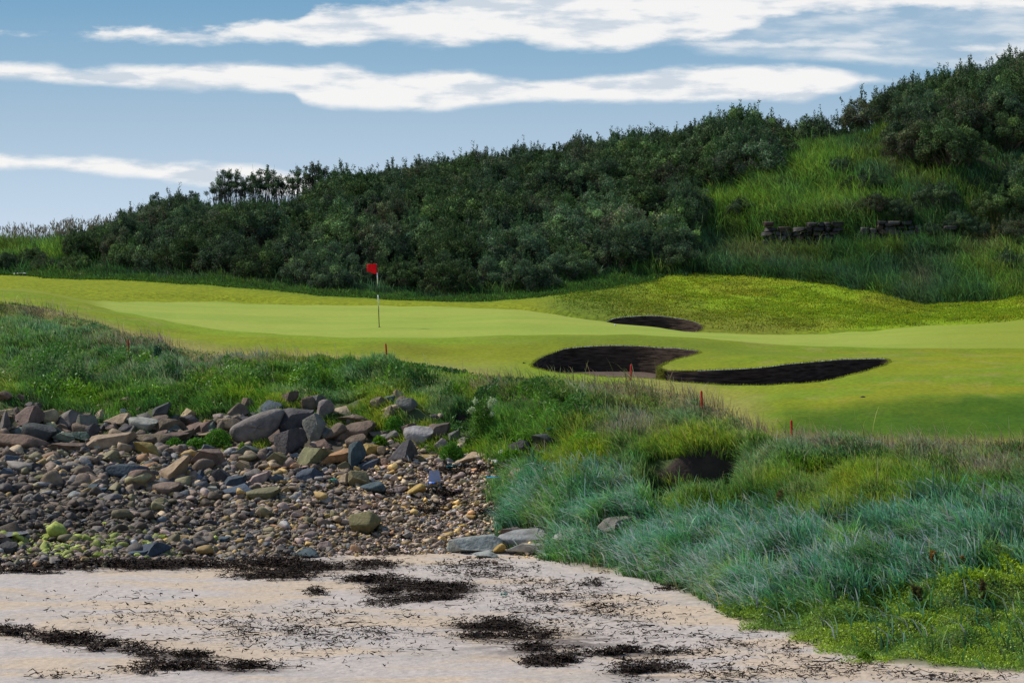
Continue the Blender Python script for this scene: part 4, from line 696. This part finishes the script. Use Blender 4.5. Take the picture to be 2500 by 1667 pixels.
# ================================================================ gorse
def tube(V, Fq, a, b, r0, r1, sides=4):
    a = np.array(a, float); b = np.array(b, float); d = b - a; d /= np.linalg.norm(d) + 1e-9; s = np.cross(d, [0, 0, 1.]) if abs(d[2]) < .95 else np.array([1., 0, 0]); s /= np.linalg.norm(s); t = np.cross(d, s); base = len(V)
    for c, r in ((a, r0), (b, r1)):
        for k in range(sides):
            q = 2 * math.pi * k / sides; V.append(c + (s * math.cos(q) + t * math.sin(q)) * r)
    for k in range(sides): Fq.append([base + k, base + (k+1) % sides, base + sides + (k+1) % sides, base + sides + k])
def gorse_proto(seed, leggy=False, tone=0.):
    r = np.random.default_rng(seed); nc = 74 if not leggy else 21; R = 1.25 if not leggy else .75; Hh = 1.55 if not leggy else 3.1; cen, siz, dr = [], [], []
    for k in range(nc):
        a = r.uniform(0, 6.28); q = r.random(); el = math.asin(q) if not leggy else math.radians(r.uniform(10, 90)); rad = R * r.uniform(.72, 1.06) if not leggy else R * r.uniform(.6, 1.)
        lump = 1 + .18 * math.sin(3 * a + seed) + .12 * math.sin(5 * a + 2 * seed + el * 4)
        p = np.array([math.cos(a) * math.cos(el) * rad * lump, math.sin(a) * math.cos(el) * rad * lump, (Hh * .25 if not leggy else Hh * .56) + math.sin(el) * (Hh * .62 if not leggy else Hh * .38) * lump * r.uniform(.85, 1.1)]); cen.append(p); siz.append(r.uniform(.13, .30) if not leggy else r.uniform(.1, .2)); d = p / np.linalg.norm(p); d[2] += .7; dr.append(d / np.linalg.norm(d))
    P, D, Cc, Sz = [], [], [], []; ON = []
    for p, s, d in zip(cen, siz, dr):
        m = int(330 * (s / .25) ** 2); off = r.normal(0, 1, (m, 3)); off /= np.linalg.norm(off, axis=1)[:, None]; rr = s * r.random(m) ** .22 * (1 + .15 * np.sin(off[:, 0] * 7 + off[:, 2] * 9)); pos = p + off * rr[:, None] * [1, 1, .85] ; tg = np.cross(off, r.normal(0, 1, (m, 3))); tg /= np.linalg.norm(tg, axis=1)[:, None]; flat_ = (r.random(m) < .68)[:, None]; dd = np.where(flat_, tg + off * .4, off * 1.2 + d * .5 + r.normal(0, .3, (m, 3))); ON.append(np.where(flat_, off + r.normal(0, .25, (m, 3)), r.normal(0, 1, (m, 3)))); dd /= np.linalg.norm(dd, axis=1)[:, None]
        inner = 1 - rr / s; g = (np.array([.095,.150,.075]) if r.random() < .7 else np.array([.15,.22,.085])) * r.uniform(.4, 1.35) * (.72 + .62 * np.clip(p[2] / (Hh * .9), 0, 1)); tw = np.array([.10,.075,.062]); low = np.clip(1 - p[2] / (Hh * .5), 0, 1) if not leggy else 0  # clumps paler upward: new growth, with sunlit tops put into the colour
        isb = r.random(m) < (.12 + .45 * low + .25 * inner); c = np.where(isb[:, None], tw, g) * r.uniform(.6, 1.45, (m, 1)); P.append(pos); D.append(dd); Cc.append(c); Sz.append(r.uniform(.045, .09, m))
    # upright shoots
    top = [p for p in cen if p[2] > Hh * .55]
    for _ in range(26 if not leggy else 2):
        p = top[r.integers(len(top))]; h = r.uniform(.22, .6); m = 44; t = r.random(m); ax = np.array([r.normal(0, .2), r.normal(0, .2), 1.]); pos = p + ax * (t * h + .12)[:, None] + r.normal(0, .03, (m, 3)); dd = r.normal(0, 1, (m, 3)); dd[:, 2] = np.abs(dd[:, 2]) + .5; dd /= np.linalg.norm(dd, axis=1)[:, None]
        ON.append(r.normal(0, 1, (m, 3))); P.append(pos); D.append(dd); Cc.append(np.array([.07,.125,.05]) * r.uniform(.6, 1.3, (m, 1))); Sz.append(r.uniform(.05, .09, m))
    P, D, Cc, Sz = np.vstack(P), np.vstack(D), np.vstack(Cc), np.concatenate(Sz); n = len(P); s = np.cross(D, np.vstack(ON)); s /= np.linalg.norm(s, axis=1)[:, None]; a = Sz[:, None]
    V = np.stack([P - s * a * .26, P + s * a * .26, P + D * a + s * a * .05, P + D * a - s * a * .05], 1); Q = (np.arange(n) * 4)[:, None] + np.arange(4)[None]
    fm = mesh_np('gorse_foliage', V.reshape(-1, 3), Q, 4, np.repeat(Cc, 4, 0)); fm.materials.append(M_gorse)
    TV, TF = [], []
    for p in cen[:: (1 if leggy else 2)]:
        b = np.array([r.normal(0, .12), r.normal(0, .12), -.3]); mid = b + (p - b) * .5 + r.normal(0, .12, 3); k_ = .75 if leggy else 1.; tube(TV, TF, b, mid, .035 * k_, .022 * k_); tube(TV, TF, mid, p, .022 * k_, .010)
    for _ in range(10):     # bare dead twigs
        p = cen[r.integers(len(cen))]; q = p + r.normal(0, .3, 3) + np.array([0, 0, .15]); tube(TV, TF, p * .7, q, .010, .004, 3)
    me = bpy.data.meshes.new('gorse_stems'); me.from_pydata([tuple(v) for v in TV], [], TF); me.materials.append(M_stem)
    return fm, me
GP = [gorse_proto(k) for k in range(10)]; GL = [gorse_proto(50 + k, True) for k in range(4)]
BUSH = []
def bush(u, Y, sc, leggy=False, sink=0., zs=1.):
    if not leggy:
        mx_ = (float(row_of(zat(u, Y), Y)) - SKYL(u) + rng.uniform(-6, 14)) * Y / F / 1.75
        if Y > kat(13, u) - 2.2 and mx_ > .4: sc = min(mx_, 1.55)
        sc = min(sc, mx_)
        if sc < .38: return None
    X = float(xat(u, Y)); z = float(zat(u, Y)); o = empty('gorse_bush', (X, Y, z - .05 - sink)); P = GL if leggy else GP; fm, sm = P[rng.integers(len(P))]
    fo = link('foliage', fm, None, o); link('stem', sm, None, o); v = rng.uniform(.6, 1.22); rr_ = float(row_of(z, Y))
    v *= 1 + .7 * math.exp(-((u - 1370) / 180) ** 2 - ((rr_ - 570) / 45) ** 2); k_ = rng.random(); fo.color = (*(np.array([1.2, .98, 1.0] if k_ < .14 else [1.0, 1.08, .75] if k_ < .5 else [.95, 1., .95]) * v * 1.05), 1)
    o.rotation_euler = (0, 0, rng.uniform(0, 6.28)); o.scale = (sc * rng.uniform(.9, 1.15), sc * rng.uniform(.9, 1.15), sc * zs * rng.uniform(.9, 1.1)); BUSH.append((o, u, row_of(z, Y), leggy, Y)); return o
NOG = GR
def SKYL(u): return np.interp(u, [-80,0,120,200,250,350,430,480,500,735,750,850,980,1176,1300,1440,1550,1590,1620,1700,1800,1900,1950,2000,2100,2200,2300,2352,2430], [590,585,572,532,514,474,458,466,468,468,398,390,365,345,338,306,300,290,263,263,285,263,278,236,182,162,147,120,100])
pl = []
def want(u, Y): return True
cand = 0
for _ in range(9000):
    if len(BUSH) >= 262: break
    u = rng.uniform(-80, 2430); t = rng.random(); Y = kat(10, u) + 1.3 + (kat(13, u) + .3 - kat(10, u) - 1.3) * t; X = float(xat(u, Y)); r = float(row_of(zat(u, Y), Y))
    if inGR(np.array([u]), np.array([r - 10.]), X, Y)[0]: continue
    if u > 1960 and r > 320 and rng.random() < .4: pl.append((X, Y)); continue
    if u < 60 and r < 575: continue
    if u < 230 and r < 560 and rng.random() < .8: continue
    if 480 < u < 745 and r < 505: continue
    if any((X - a) ** 2 + ((Y - b) * .9) ** 2 < 1.55 ** 2 for a, b in pl): continue
    edge = Y - kat(10, u)
    bush(u, Y, rng.uniform(.85, 1.2) * np.interp(edge, [1, 5], [.75, 1]) * np.interp(u, [-80, 250, 400], [.55, .75, 1])) and pl.append((X, Y))
for u, Y, sc in [(20,123.5,.5),(70,124,.55),(120,124.5,.6),(160,126,.7),(95,128,.6),(30,127,.5),(190,129,.75)]: bush(u, Y, sc)
# straggly, see-through bushes on the crest and scrub dotted in the grassy part
for u, top in [(498,418),(512,402),(528,405),(544,412),(562,408),(580,402),(598,388),(614,396),(630,392),(648,400),(664,404),(682,398),(700,396),(716,390),(733,380),(360,455),(278,480),(440,440),(405,450),(350,465)]:
    Y = float(kat(13, u)) - rng.uniform(0, .8); hh = (float(row_of(zat(u, Y), Y)) - top) * Y / F; bush(u, Y, hh / 2.95, True)
for u, Y, sc in [(1640,136.5,1.25),(1605,136,1.2),(1700,136.5,1.1),(1960,137,1.2),(2010,137.6,1.2),(2290,138.5,1.2),(2340,139,1.3),(2240,138.5,1.1),(1450,136.6,1.1),(1885,136.8,1.0),(1860,137,1.0)]: bush(u, Y, sc, False)
for u, r_, sc in [(2010,465,.55),(2060,480,.5),(1760,350,.8),(1990,420,.6),(2320,600,.6),(2150,455,.7),(1575,500,.9),(1545,560,.9),(2230,520,.5),(2290,480,.8),(2200,500,.5),(2330,530,.6),(2140,520,.4),(1700,470,.5),(1930,380,.5)]:
    g = ground_at(u, r_ + 25, 109); bush(u, g[1], sc)
ZN = [('straggly see-through gorse bush', lambda b: b[3]), ('dense gorse bush on the skyline', lambda b: b[4] > kat(13, b[1]) - 3.2), ('small gorse bush at the hill foot', lambda b: b[4] < kat(10, b[1]) + 3.6), ('green gorse bush on the lower hillside', lambda b: b[4] < kat(10, b[1]) + 10), ('green gorse bush on the upper hillside', lambda b: True)]
SC = [('left of the flagstick', 870), ('behind the bunkers', 1580), ('by the open grass', 9999)]
grp = {}
for b in BUSH:
    zn = next(n_ for n_, c_ in ZN if c_(b)); sc_ = next(n_ for n_, lim in SC if b[1] < lim); grp.setdefault((zn, sc_), []).append(b)
for (zn, sc_), L in grp.items():
    for k, b in enumerate(sorted(L, key=lambda b: b[1])): tag(b[0], f'{zn}, {sc_}, {ordinal(k+1)} from the left', 'gorse bush', 'gorse thicket on the hill')

# ================================================================ old stone wall in the hillside
WP = [rock_mesh(400 + k, 3, 16, .3, .012, .55) for k in range(6)]
_r4 = np.random.default_rng(44)
WP = [(m_, (lambda q: np.sign(q) * np.abs(q) ** .42 * .5 / .5 ** .42 * (1 + .05 * np.sin(q[:, [1, 2, 0]] * 9 + _r4.uniform(0, 6, 3))))(v_)) for m_, v_ in WP]
WF = np.array([list(p.vertices) for p in WP[0][0].polygons])
def stone_wall(u0, u1, r0, r1, label, seed):
    r = np.random.default_rng(seed); V, Q, C = [], [], []; Y0 = 118.55; x0, x1 = float(xat(u0, Y0)), float(xat(u1, Y0)); zb = HC - (r1 - HZ) * Y0 / F; zt = HC - (r0 - HZ) * Y0 / F; z = zb - .25; nv = 0
    while z < zt:
        h = r.uniform(.14, .28); x = x0 + r.uniform(-.3, .1)
        while x < x1:
            w = r.uniform(.25, .6); top = zt - .25 * (math.sin(x * 1.7 + seed) * .5 + .5); hh = h * r.uniform(.9, 1.1)
            if z < top:
                P = WP[r.integers(6)][1] * [w * .98, .7, hh * 1.02]; a = r.normal(0, .04); P = np.stack([P[:, 0] * math.cos(a) - P[:, 2] * math.sin(a), P[:, 1], P[:, 0] * math.sin(a) + P[:, 2] * math.cos(a)], -1)
                V.append(P + [x + w / 2, Y0 + .3 + r.normal(0, .09), z + hh / 2]); Q.append(WF + nv); nv += len(P); C.append(np.tile(np.array([(.055,.046,.04),(.08,.048,.034),(.085,.073,.065),(.04,.034,.03)][r.integers(4)]) * r.uniform(.7, 1.35), (len(P), 1)))
            x += w
        z += h
    V = np.vstack(V); loc = np.array([(x0 + x1) / 2, Y0 + .25, zb]); o = link('stone_wall', mesh_np('stone_wall', V - loc, np.concatenate(Q), 3, np.vstack(C)), M_peb); o.location = loc; tag(o, label, 'wall', 'old wall remnants in the hillside')
stone_wall(1762, 1910, 510, 580, 'crumbling dry stone wall of reddish blocks on the hillside, the longer left stretch', 1)
stone_wall(1975, 2050, 512, 545, 'short low bit of stone wall between the two larger wall remnants', 2)
stone_wall(2025, 2170, 514, 585, 'greyish crumbling stone wall stretch near the grass at the right end', 3)

# ================================================================ flagstick, stakes, ball and small things
def rgbmat(name, c, rough=.5, transl=0): return base_mat(name, src='rgb', col=c, var=.06, bump=0, rough=rough, transl=transl)
M_red = rgbmat('red_paint', (.46,.024,.02), .5); M_flag = rgbmat('red_flag_cloth', (.85,.01,.025), .7, .4); M_wht = rgbmat('white_paint', (.8,.8,.8), .4); M_blk = rgbmat('dark_pole', (.03,.028,.02), .4)
def cyl(name, z0, z1, r0, r1, mat, parent, seg=12):
    V = []; 
    for z, r in ((z0, r0), (z1, r1)): V += [(r * math.cos(2*math.pi*k/seg), r * math.sin(2*math.pi*k/seg), z) for k in range(seg)]
    Q = [[k, (k+1) % seg, seg + (k+1) % seg, seg + k] for k in range(seg)]; me = bpy.data.meshes.new(name); me.from_pydata(V, [], Q + [list(range(seg))[::-1], [seg + k for k in range(seg)]]); 
    for p in me.polygons[:seg]: p.use_smooth = True
    return link(name, me, mat, parent)
def flagstick():
    g = ground_at(871, 751, 86, 99); Y = g[1]; m = Y / F; root = empty('golf_flagstick', tuple(g)); tag(root, 'flagstick with red flag and black-and-white striped pole standing in the green', 'flagstick'); root.rotation_euler = (0, -math.radians(2.0), 0)
    H = 146 * m
    for (a, b, mt, r0, r1) in ((0, .33, M_blk, .013, .014), (.33, .505, M_wht, .016, .016), (.505, .68, M_blk, .014, .014), (.68, .855, M_wht, .016, .016), (.855, 1.0, M_blk, .012, .011)):
        cyl('pole_section', a * H, b * H, r0, r1, mt, root)
    # flag blowing to one side
    V, Q, C = [], [], []; nx, nz = 14, 10; W, Hf = 23 * m, 25 * m
    for i in range(nx + 1):
        for j in range(nz + 1):
            s, t = i / nx, j / nz; V.append((-.012 - W * s * (.96 + .04 * t), .045 * math.sin(s * 7 + t * 1.6) * s, H - .005 - Hf * t * (1 - .34 * s * (1 - .0)) - Hf * .02 * s - (0 if t < 1 else 0)))
    for i in range(nx):
        for j in range(nz): a = i * (nz + 1) + j; Q.append((a, a + 1, a + nz + 2, a + nz + 1))
    me = bpy.data.meshes.new('flag'); me.from_pydata(V, [], Q); 
    for p in me.polygons: p.use_smooth = True
    fo = link('flag', me, M_flag, root); sm = fo.modifiers.new('cloth', 'SOLIDIFY'); sm.thickness = .003
    cyl('cup', -.02, .006, .054, .054, M_blk, root, 20)
flagstick()
def stake(u, rt, rb, tilt, label):
    g = ground_at(u, rb, 60, 95); m = g[1] / F; H = (rb - rt) * m + .08; w = .019 if u < 1000 else .022; V = []
    for z, s in ((-.2, 1), (0, 1), (H * .5, 1.02), (H - .03, 1.), (H, .6)):
        V += [(-w * s, -w * s, z), (w * s, -w * s, z), (w * s, w * s, z), (-w * s, w * s, z)]
    Q = [[4*k + a, 4*k + (a+1) % 4, 4*k + 4 + (a+1) % 4, 4*k + 4 + a] for k in range(4) for a in range(4)] + [[16, 17, 18, 19], [3, 2, 1, 0]]
    me = bpy.data.meshes.new('hazard_stake'); me.from_pydata(V, [], Q); o = link('hazard_stake', me, M_red); o.location = tuple(g); o.rotation_euler = (math.radians(2), math.radians(tilt), .4); bv = o.modifiers.new('bevel', 'BEVEL'); bv.width = .005; bv.segments = 2
    tag(o, label, 'stake', 'red stakes marking the edge of the rough')
stake(294, 785, 822, 0, 'red wooden stake standing alone in the rough above the left boulders')
stake(889, 795, 832, -5, 'leaning red stake at the fairway edge below the flag')
stake(1448, 843, 874, 2, 'red stake just in front of the dark bunker wall')
stake(1613, 904, 940, -4, 'red stake in pale wispy grass below the bunker')
stake(1819, 972, 1012, -3, 'red stake at the foot of the mown bank, nearest the beach')
def icos(name, r, loc, mat, sub=3, sc=(1,1,1)):
    bm = bmesh.new(); bmesh.ops.create_icosphere(bm, subdivisions=sub, radius=r)
    for fa in bm.faces: fa.smooth = True
    me = bpy.data.meshes.new(name); bm.to_mesh(me); bm.free(); o = link(name, me, mat); o.location = loc; o.scale = sc; return o
g = ground_at(1413, 748, 86, 100); tag(icos('golf_ball', .0285, (g[0], g[1], g[2] + .026), M_wht), 'white golf ball lying near the far edge of the green', 'golf ball')
# litter
def sheet_obj(name, u, row, w, h, col, label, cat, ymin=55, lift=.02, seed=0, stand=0.):
    g = ground_at(u, row, ymin, 80); m = g[1] / F; n = 8; r = np.random.default_rng(seed); V, Q = [], []
    for i in range(n + 1):
        for j in range(n + 1):
            s, t = i / n - .5, j / n - .5; e = 1 - .5 * abs(math.sin(5 * s + seed)) * (abs(t) * 2); V.append((w * m * s * (1 - .3 * t * stand), h * m * t * e * (1 - stand) + .05 * s, (t + .5) * h * m * stand + lift + .035 * abs(math.sin(6 * s + 3 * t + seed)) + r.normal(0, .006)))
    for i in range(n):
        for j in range(n): a = i * (n + 1) + j; Q.append((a, a + n + 1, a + n + 2, a + 1))
    me = bpy.data.meshes.new(name); me.from_pydata(V, [], Q); o = link(name, me, rgbmat(name, col, .4)); o.location = tuple(g); s_ = o.modifiers.new('t', 'SOLIDIFY'); s_.thickness = .006; tag(o, label, cat); return o
sheet_obj('plastic_sheet', 1133, 1107, 30, 34, (.01,.30,.55), 'crumpled bright blue plastic on dark seaweed near the marram', 'plastic litter', lift=.10, seed=1)
sheet_obj('plastic_bag', 998, 1114, 26, 30, (.38,.40,.50), 'pale lilac-grey plastic bag standing up among the pebbles', 'plastic litter', lift=.06, seed=2, stand=.85)
sheet_obj('plastic_scrap', 991, 1121, 17, 22, (.08,.25,.75), 'small blue plastic scrap at the foot of the pale bag', 'plastic litter', lift=.12, seed=3)
sheet_obj('net_scrap', 1036, 1081, 22, 20, (.0,.16,.17), 'small teal net scrap beside dark seaweed under the tan slab', 'net litter', lift=.10, seed=4)
sheet_obj('net_scrap', 765, 1112, 16, 16, (.0,.30,.22), 'small teal-green scrap beside a blue slate stone', 'net litter', lift=.10, seed=5)
sheet_obj('net_scrap', 1158, 1368, 16, 18, (.03,.22,.17), 'faded teal scrap lying alone on the pale sand', 'net litter', ymin=41, lift=.02, seed=6)
def stick(name, pts, rad, col, label, cat, lift=.06, ymin=55):
    W = [ground_at(u, r, ymin, 82) for u, r in pts]; Y = W[0][1]; P = [np.array([(u - CX) * Y / F, Y + .02 * k, HC - (r - HZ) * Y / F + lift]) for k, (u, r) in enumerate(pts)]; V, Q = [], []
    for k in range(len(P) - 1): tube(V, Q, P[k] - P[0], P[k+1] - P[0], rad, rad * .9, 6)
    me = bpy.data.meshes.new(name); me.from_pydata([tuple(v) for v in V], [], Q); o = link(name, me, rgbmat(name, col, .6)); o.location = tuple(P[0]); tag(o, label, cat)
stick('bleached_stick', [(939,1064),(937,1056),(934,1051)], .018, (.6,.58,.52), 'short white bleached stick upright before a dark boulder', 'stick')
stick('bleached_branch', [(1052,1078),(1070,1075),(1090,1076),(1108,1080)], .022, (.42,.42,.42), 'long pale bleached branch lying on black seaweed', 'driftwood', .10)
stick('rope', [(1228,1001),(1238,1002),(1250,1005)], .016, (.05,.25,.35), 'blue rope end poking out above the dark rocks', 'rope', .14)
stick('rope', [(1256,1000),(1270,997),(1282,1001),(1284,992)], .016, (.03,.28,.40), 'kinked turquoise rope lying in the bank grass', 'rope', .16)
stick('dark_stick', [(1201,834),(1206,836),(1214,838)], .018, (.015,.012,.01), 'short dark stick on the fairway beside the bunker tip', 'stick', .02, 74)
icos('dark_clod', .045, tuple(ground_at(1982, 912, 68, 80)), M_blk, 2, (1.5,1,.7)); tag(bpy.data.objects['dark_clod'], 'small dark clod lying on top of the mown bank', 'clod')
for k, (u, r, lab) in enumerate([(48, 632, 'white flat stone at the far fairway edge, leftmost'), (187, 634, 'small white stone at the foot of the scrub, right of the larger')]):
    g = ground_at(u, r, 100, 135); o = bpy.data.objects.new('white_stone', RND[k]); COL.objects.link(o); o.location = (g[0], g[1] - .3, g[2] + .05); o.scale = (.55 if k == 0 else .22, .3, .14); o.color = (.62,.58,.52,1); tag(o, lab, 'stone')
# ---------------- leafy plants between the rocks, flowering plant, docks
def plant(u, row, w, h, col, label, n=420, flower=None, cat='plant', ymin=60, spike=False, size=(.035,.075)):
    g = ground_at(u, row + h * .45, ymin, 82); m = g[1] / F; W_, H_ = w * m, h * m; root = empty('leafy_plant' if not spike else 'dock_plant', tuple(g)); tag(root, label, cat)
    if not spike:
        n = int(n * 2.6); a = rng.uniform(0, 6.28, n); q = rng.random(n) ** .5 * (1 + .25 * np.sin(3 * a + w) + .15 * np.sin(5 * a)); z = rng.random(n); P = np.stack([np.cos(a) * q * W_ / 2 * (1 - .35 * z), np.sin(a) * q * W_ / 2 * .8 * (1 - .35 * z), z * H_ * (1.05 - .45 * q ** 2) + .03], -1)
        leaf_mesh('foliage', P, rng.uniform(*size, n), jitcol(np.tile(col, (n, 1)), .4), up=1., parent=root, aspect=.6)
        V, Q = [], []
        for _ in range(14): p = P[rng.integers(n)]; tube(V, Q, (rng.normal(0, .05), rng.normal(0, .05), -.05), p, .008, .004, 4)
    else:
        V, Q = [], []; PP, CCc = [], []
        for s in range(3):
            b = np.array([rng.normal(0, W_ * .2), rng.normal(0, .06), .02]); t = b + np.array([rng.normal(-W_ * .2, W_ * .12), 0, H_ * rng.uniform(.8, 1.1)]); tube(V, Q, b, t, .012, .006, 5); k = 150; tt = np.linspace(.3, 1, k); P = b + (t - b) * tt[:, None] + rng.normal(0, .012, (k, 3))
            leaf_mesh('seed_spike', P, rng.uniform(.035, .06, len(P)), jitcol(np.tile(col, (len(P), 1)), .35), parent=root, aspect=.8)  # brown seed spike of the dock, built from small leaf shapes
        L = rng.normal(0, .10, (50, 3)); L[:, 2] = np.abs(L[:, 2]); leaf_mesh('foliage', L, rng.uniform(.10, .2, 50), jitcol(np.tile([.10,.2,.02], (50, 1)), .3), up=1., parent=root)
    me = bpy.data.meshes.new('plant_stem'); me.from_pydata([tuple(v) for v in V], [], Q); link('stem', me, rgbmat('green_stem', (.08,.12,.03)), root)
    if flower:
        k = 90; nh = 11; cs = np.stack([rng.uniform(-.4, .4, nh) * W_, rng.uniform(-.3, .1, nh) * W_, H_ * rng.uniform(.65, 1.05, nh)], -1); 
        for c_ in cs: leaf_mesh('flower_head', c_ + rng.normal(0, .03, (k, 3)), rng.uniform(.03, .05, k), jitcol(np.tile(flower, (k, 1)), .25), parent=root, aspect=.9)
    return root
plant(1108, 970, 70, 84, (.10,.22,.02), 'tall leafy plant with pale cream flower heads at the bank foot', 900, flower=(.50,.60,.32))
LG = (.10,.26,.02)
plant(905, 980, 56, 36, LG, 'bright green leafy clump above the two brown blocks, middle of the boulder pile', 600)
plant(872, 1016, 40, 20, (.15,.30,.015), 'small lime-green leafy tuft wedged between boulders beside a dark one', 350)
plant(1038, 1042, 66, 40, LG, 'rounded leafy clump behind the long tan slab', 650)
plant(500, 1010, 80, 38, LG, 'leafy clump spreading beside the biggest boulder', 700)
plant(400, 1022, 50, 22, LG, 'low leafy clump on flat brown rock, leftmost of the beach plants', 420)
plant(556, 1032, 16, 20, (.25,.40,.03), 'tiny lime plant on a grey-green stone under the biggest boulder', 90)
plant(1330, 1058, 60, 30, (.20,.36,.01), 'bright lime leafy patch at the marram edge beneath the earth scar', 500)
plant(1250, 1058, 80, 30, (.14,.30,.015), 'broad lime leafy patch below the blue ropes', 600)
plant(362, 815, 26, 34, (.05,.13,.06), 'dark bluish thistle-like plant in the rough near the first stake', 220)
plant(1180, 1050, 90, 24, (.13,.29,.015), 'low green leafy patch just right of the long tan slab', 600)
plant(1150, 1010, 60, 30, (.09,.22,.02), 'deep green leafy clump between the flowering plant and the dark rocks', 450)
plant(1290, 1072, 70, 22, (.22,.38,.012), 'sprawling lime leaves where the blue-green grass begins', 500)
plant(450, 1022, 60, 22, LG, 'narrow leafy clump between the flat brown rock and the tan slab', 420)
plant(2115, 1375, 30, 46, (.12,.11,.03), 'brownish dock spikes low in the marram, taller inner pair', cat='dock', spike=True, ymin=45)
plant(2262, 1368, 26, 52, (.15,.11,.04), 'brownish dock standing above the bright ground cover near the edge', cat='dock', spike=True, ymin=45)
plant(2145, 1292, 34, 38, (.33,.16,.03), 'orange-brown dock spike in the middle of the marram', cat='dock', spike=True, ymin=45)
plant(2200, 1300, 30, 34, (.30,.17,.03), 'second orange dock spike close beside its orange neighbour in the marram', cat='dock', spike=True, ymin=45)
plant(1795, 1150, 14, 36, (.22,.14,.05), 'thin dock spike beside the dark earth hollow', cat='dock', spike=True, ymin=45)
plant(1985, 1510, 24, 12, (.18,.33,.02), 'little green seedling clump alone on the sand by the mat', 120, ymin=41)
# shallow pool at the left margin of the stones
g = ground_at(8, 1242, 55, 75)
def pool():
    V = [(.55 * math.cos(a) * (1 + .2 * math.sin(3 * a)), .9 * math.sin(a) * (1 + .15 * math.sin(2 * a)), .0) for a in np.linspace(0, 2 * math.pi, 32, endpoint=False)]; me = bpy.data.meshes.new('water'); me.from_pydata(V, [], [list(range(32))]); m = base_mat('pool_water', src='rgb', col=(.35,.36,.38), var=0, bump=.1, rough=.08, spec=.8); o = link('water', me, m); o.location = (g[0] - .1, g[1], g[2] + .16); tag(o, kind='structure')
pool()
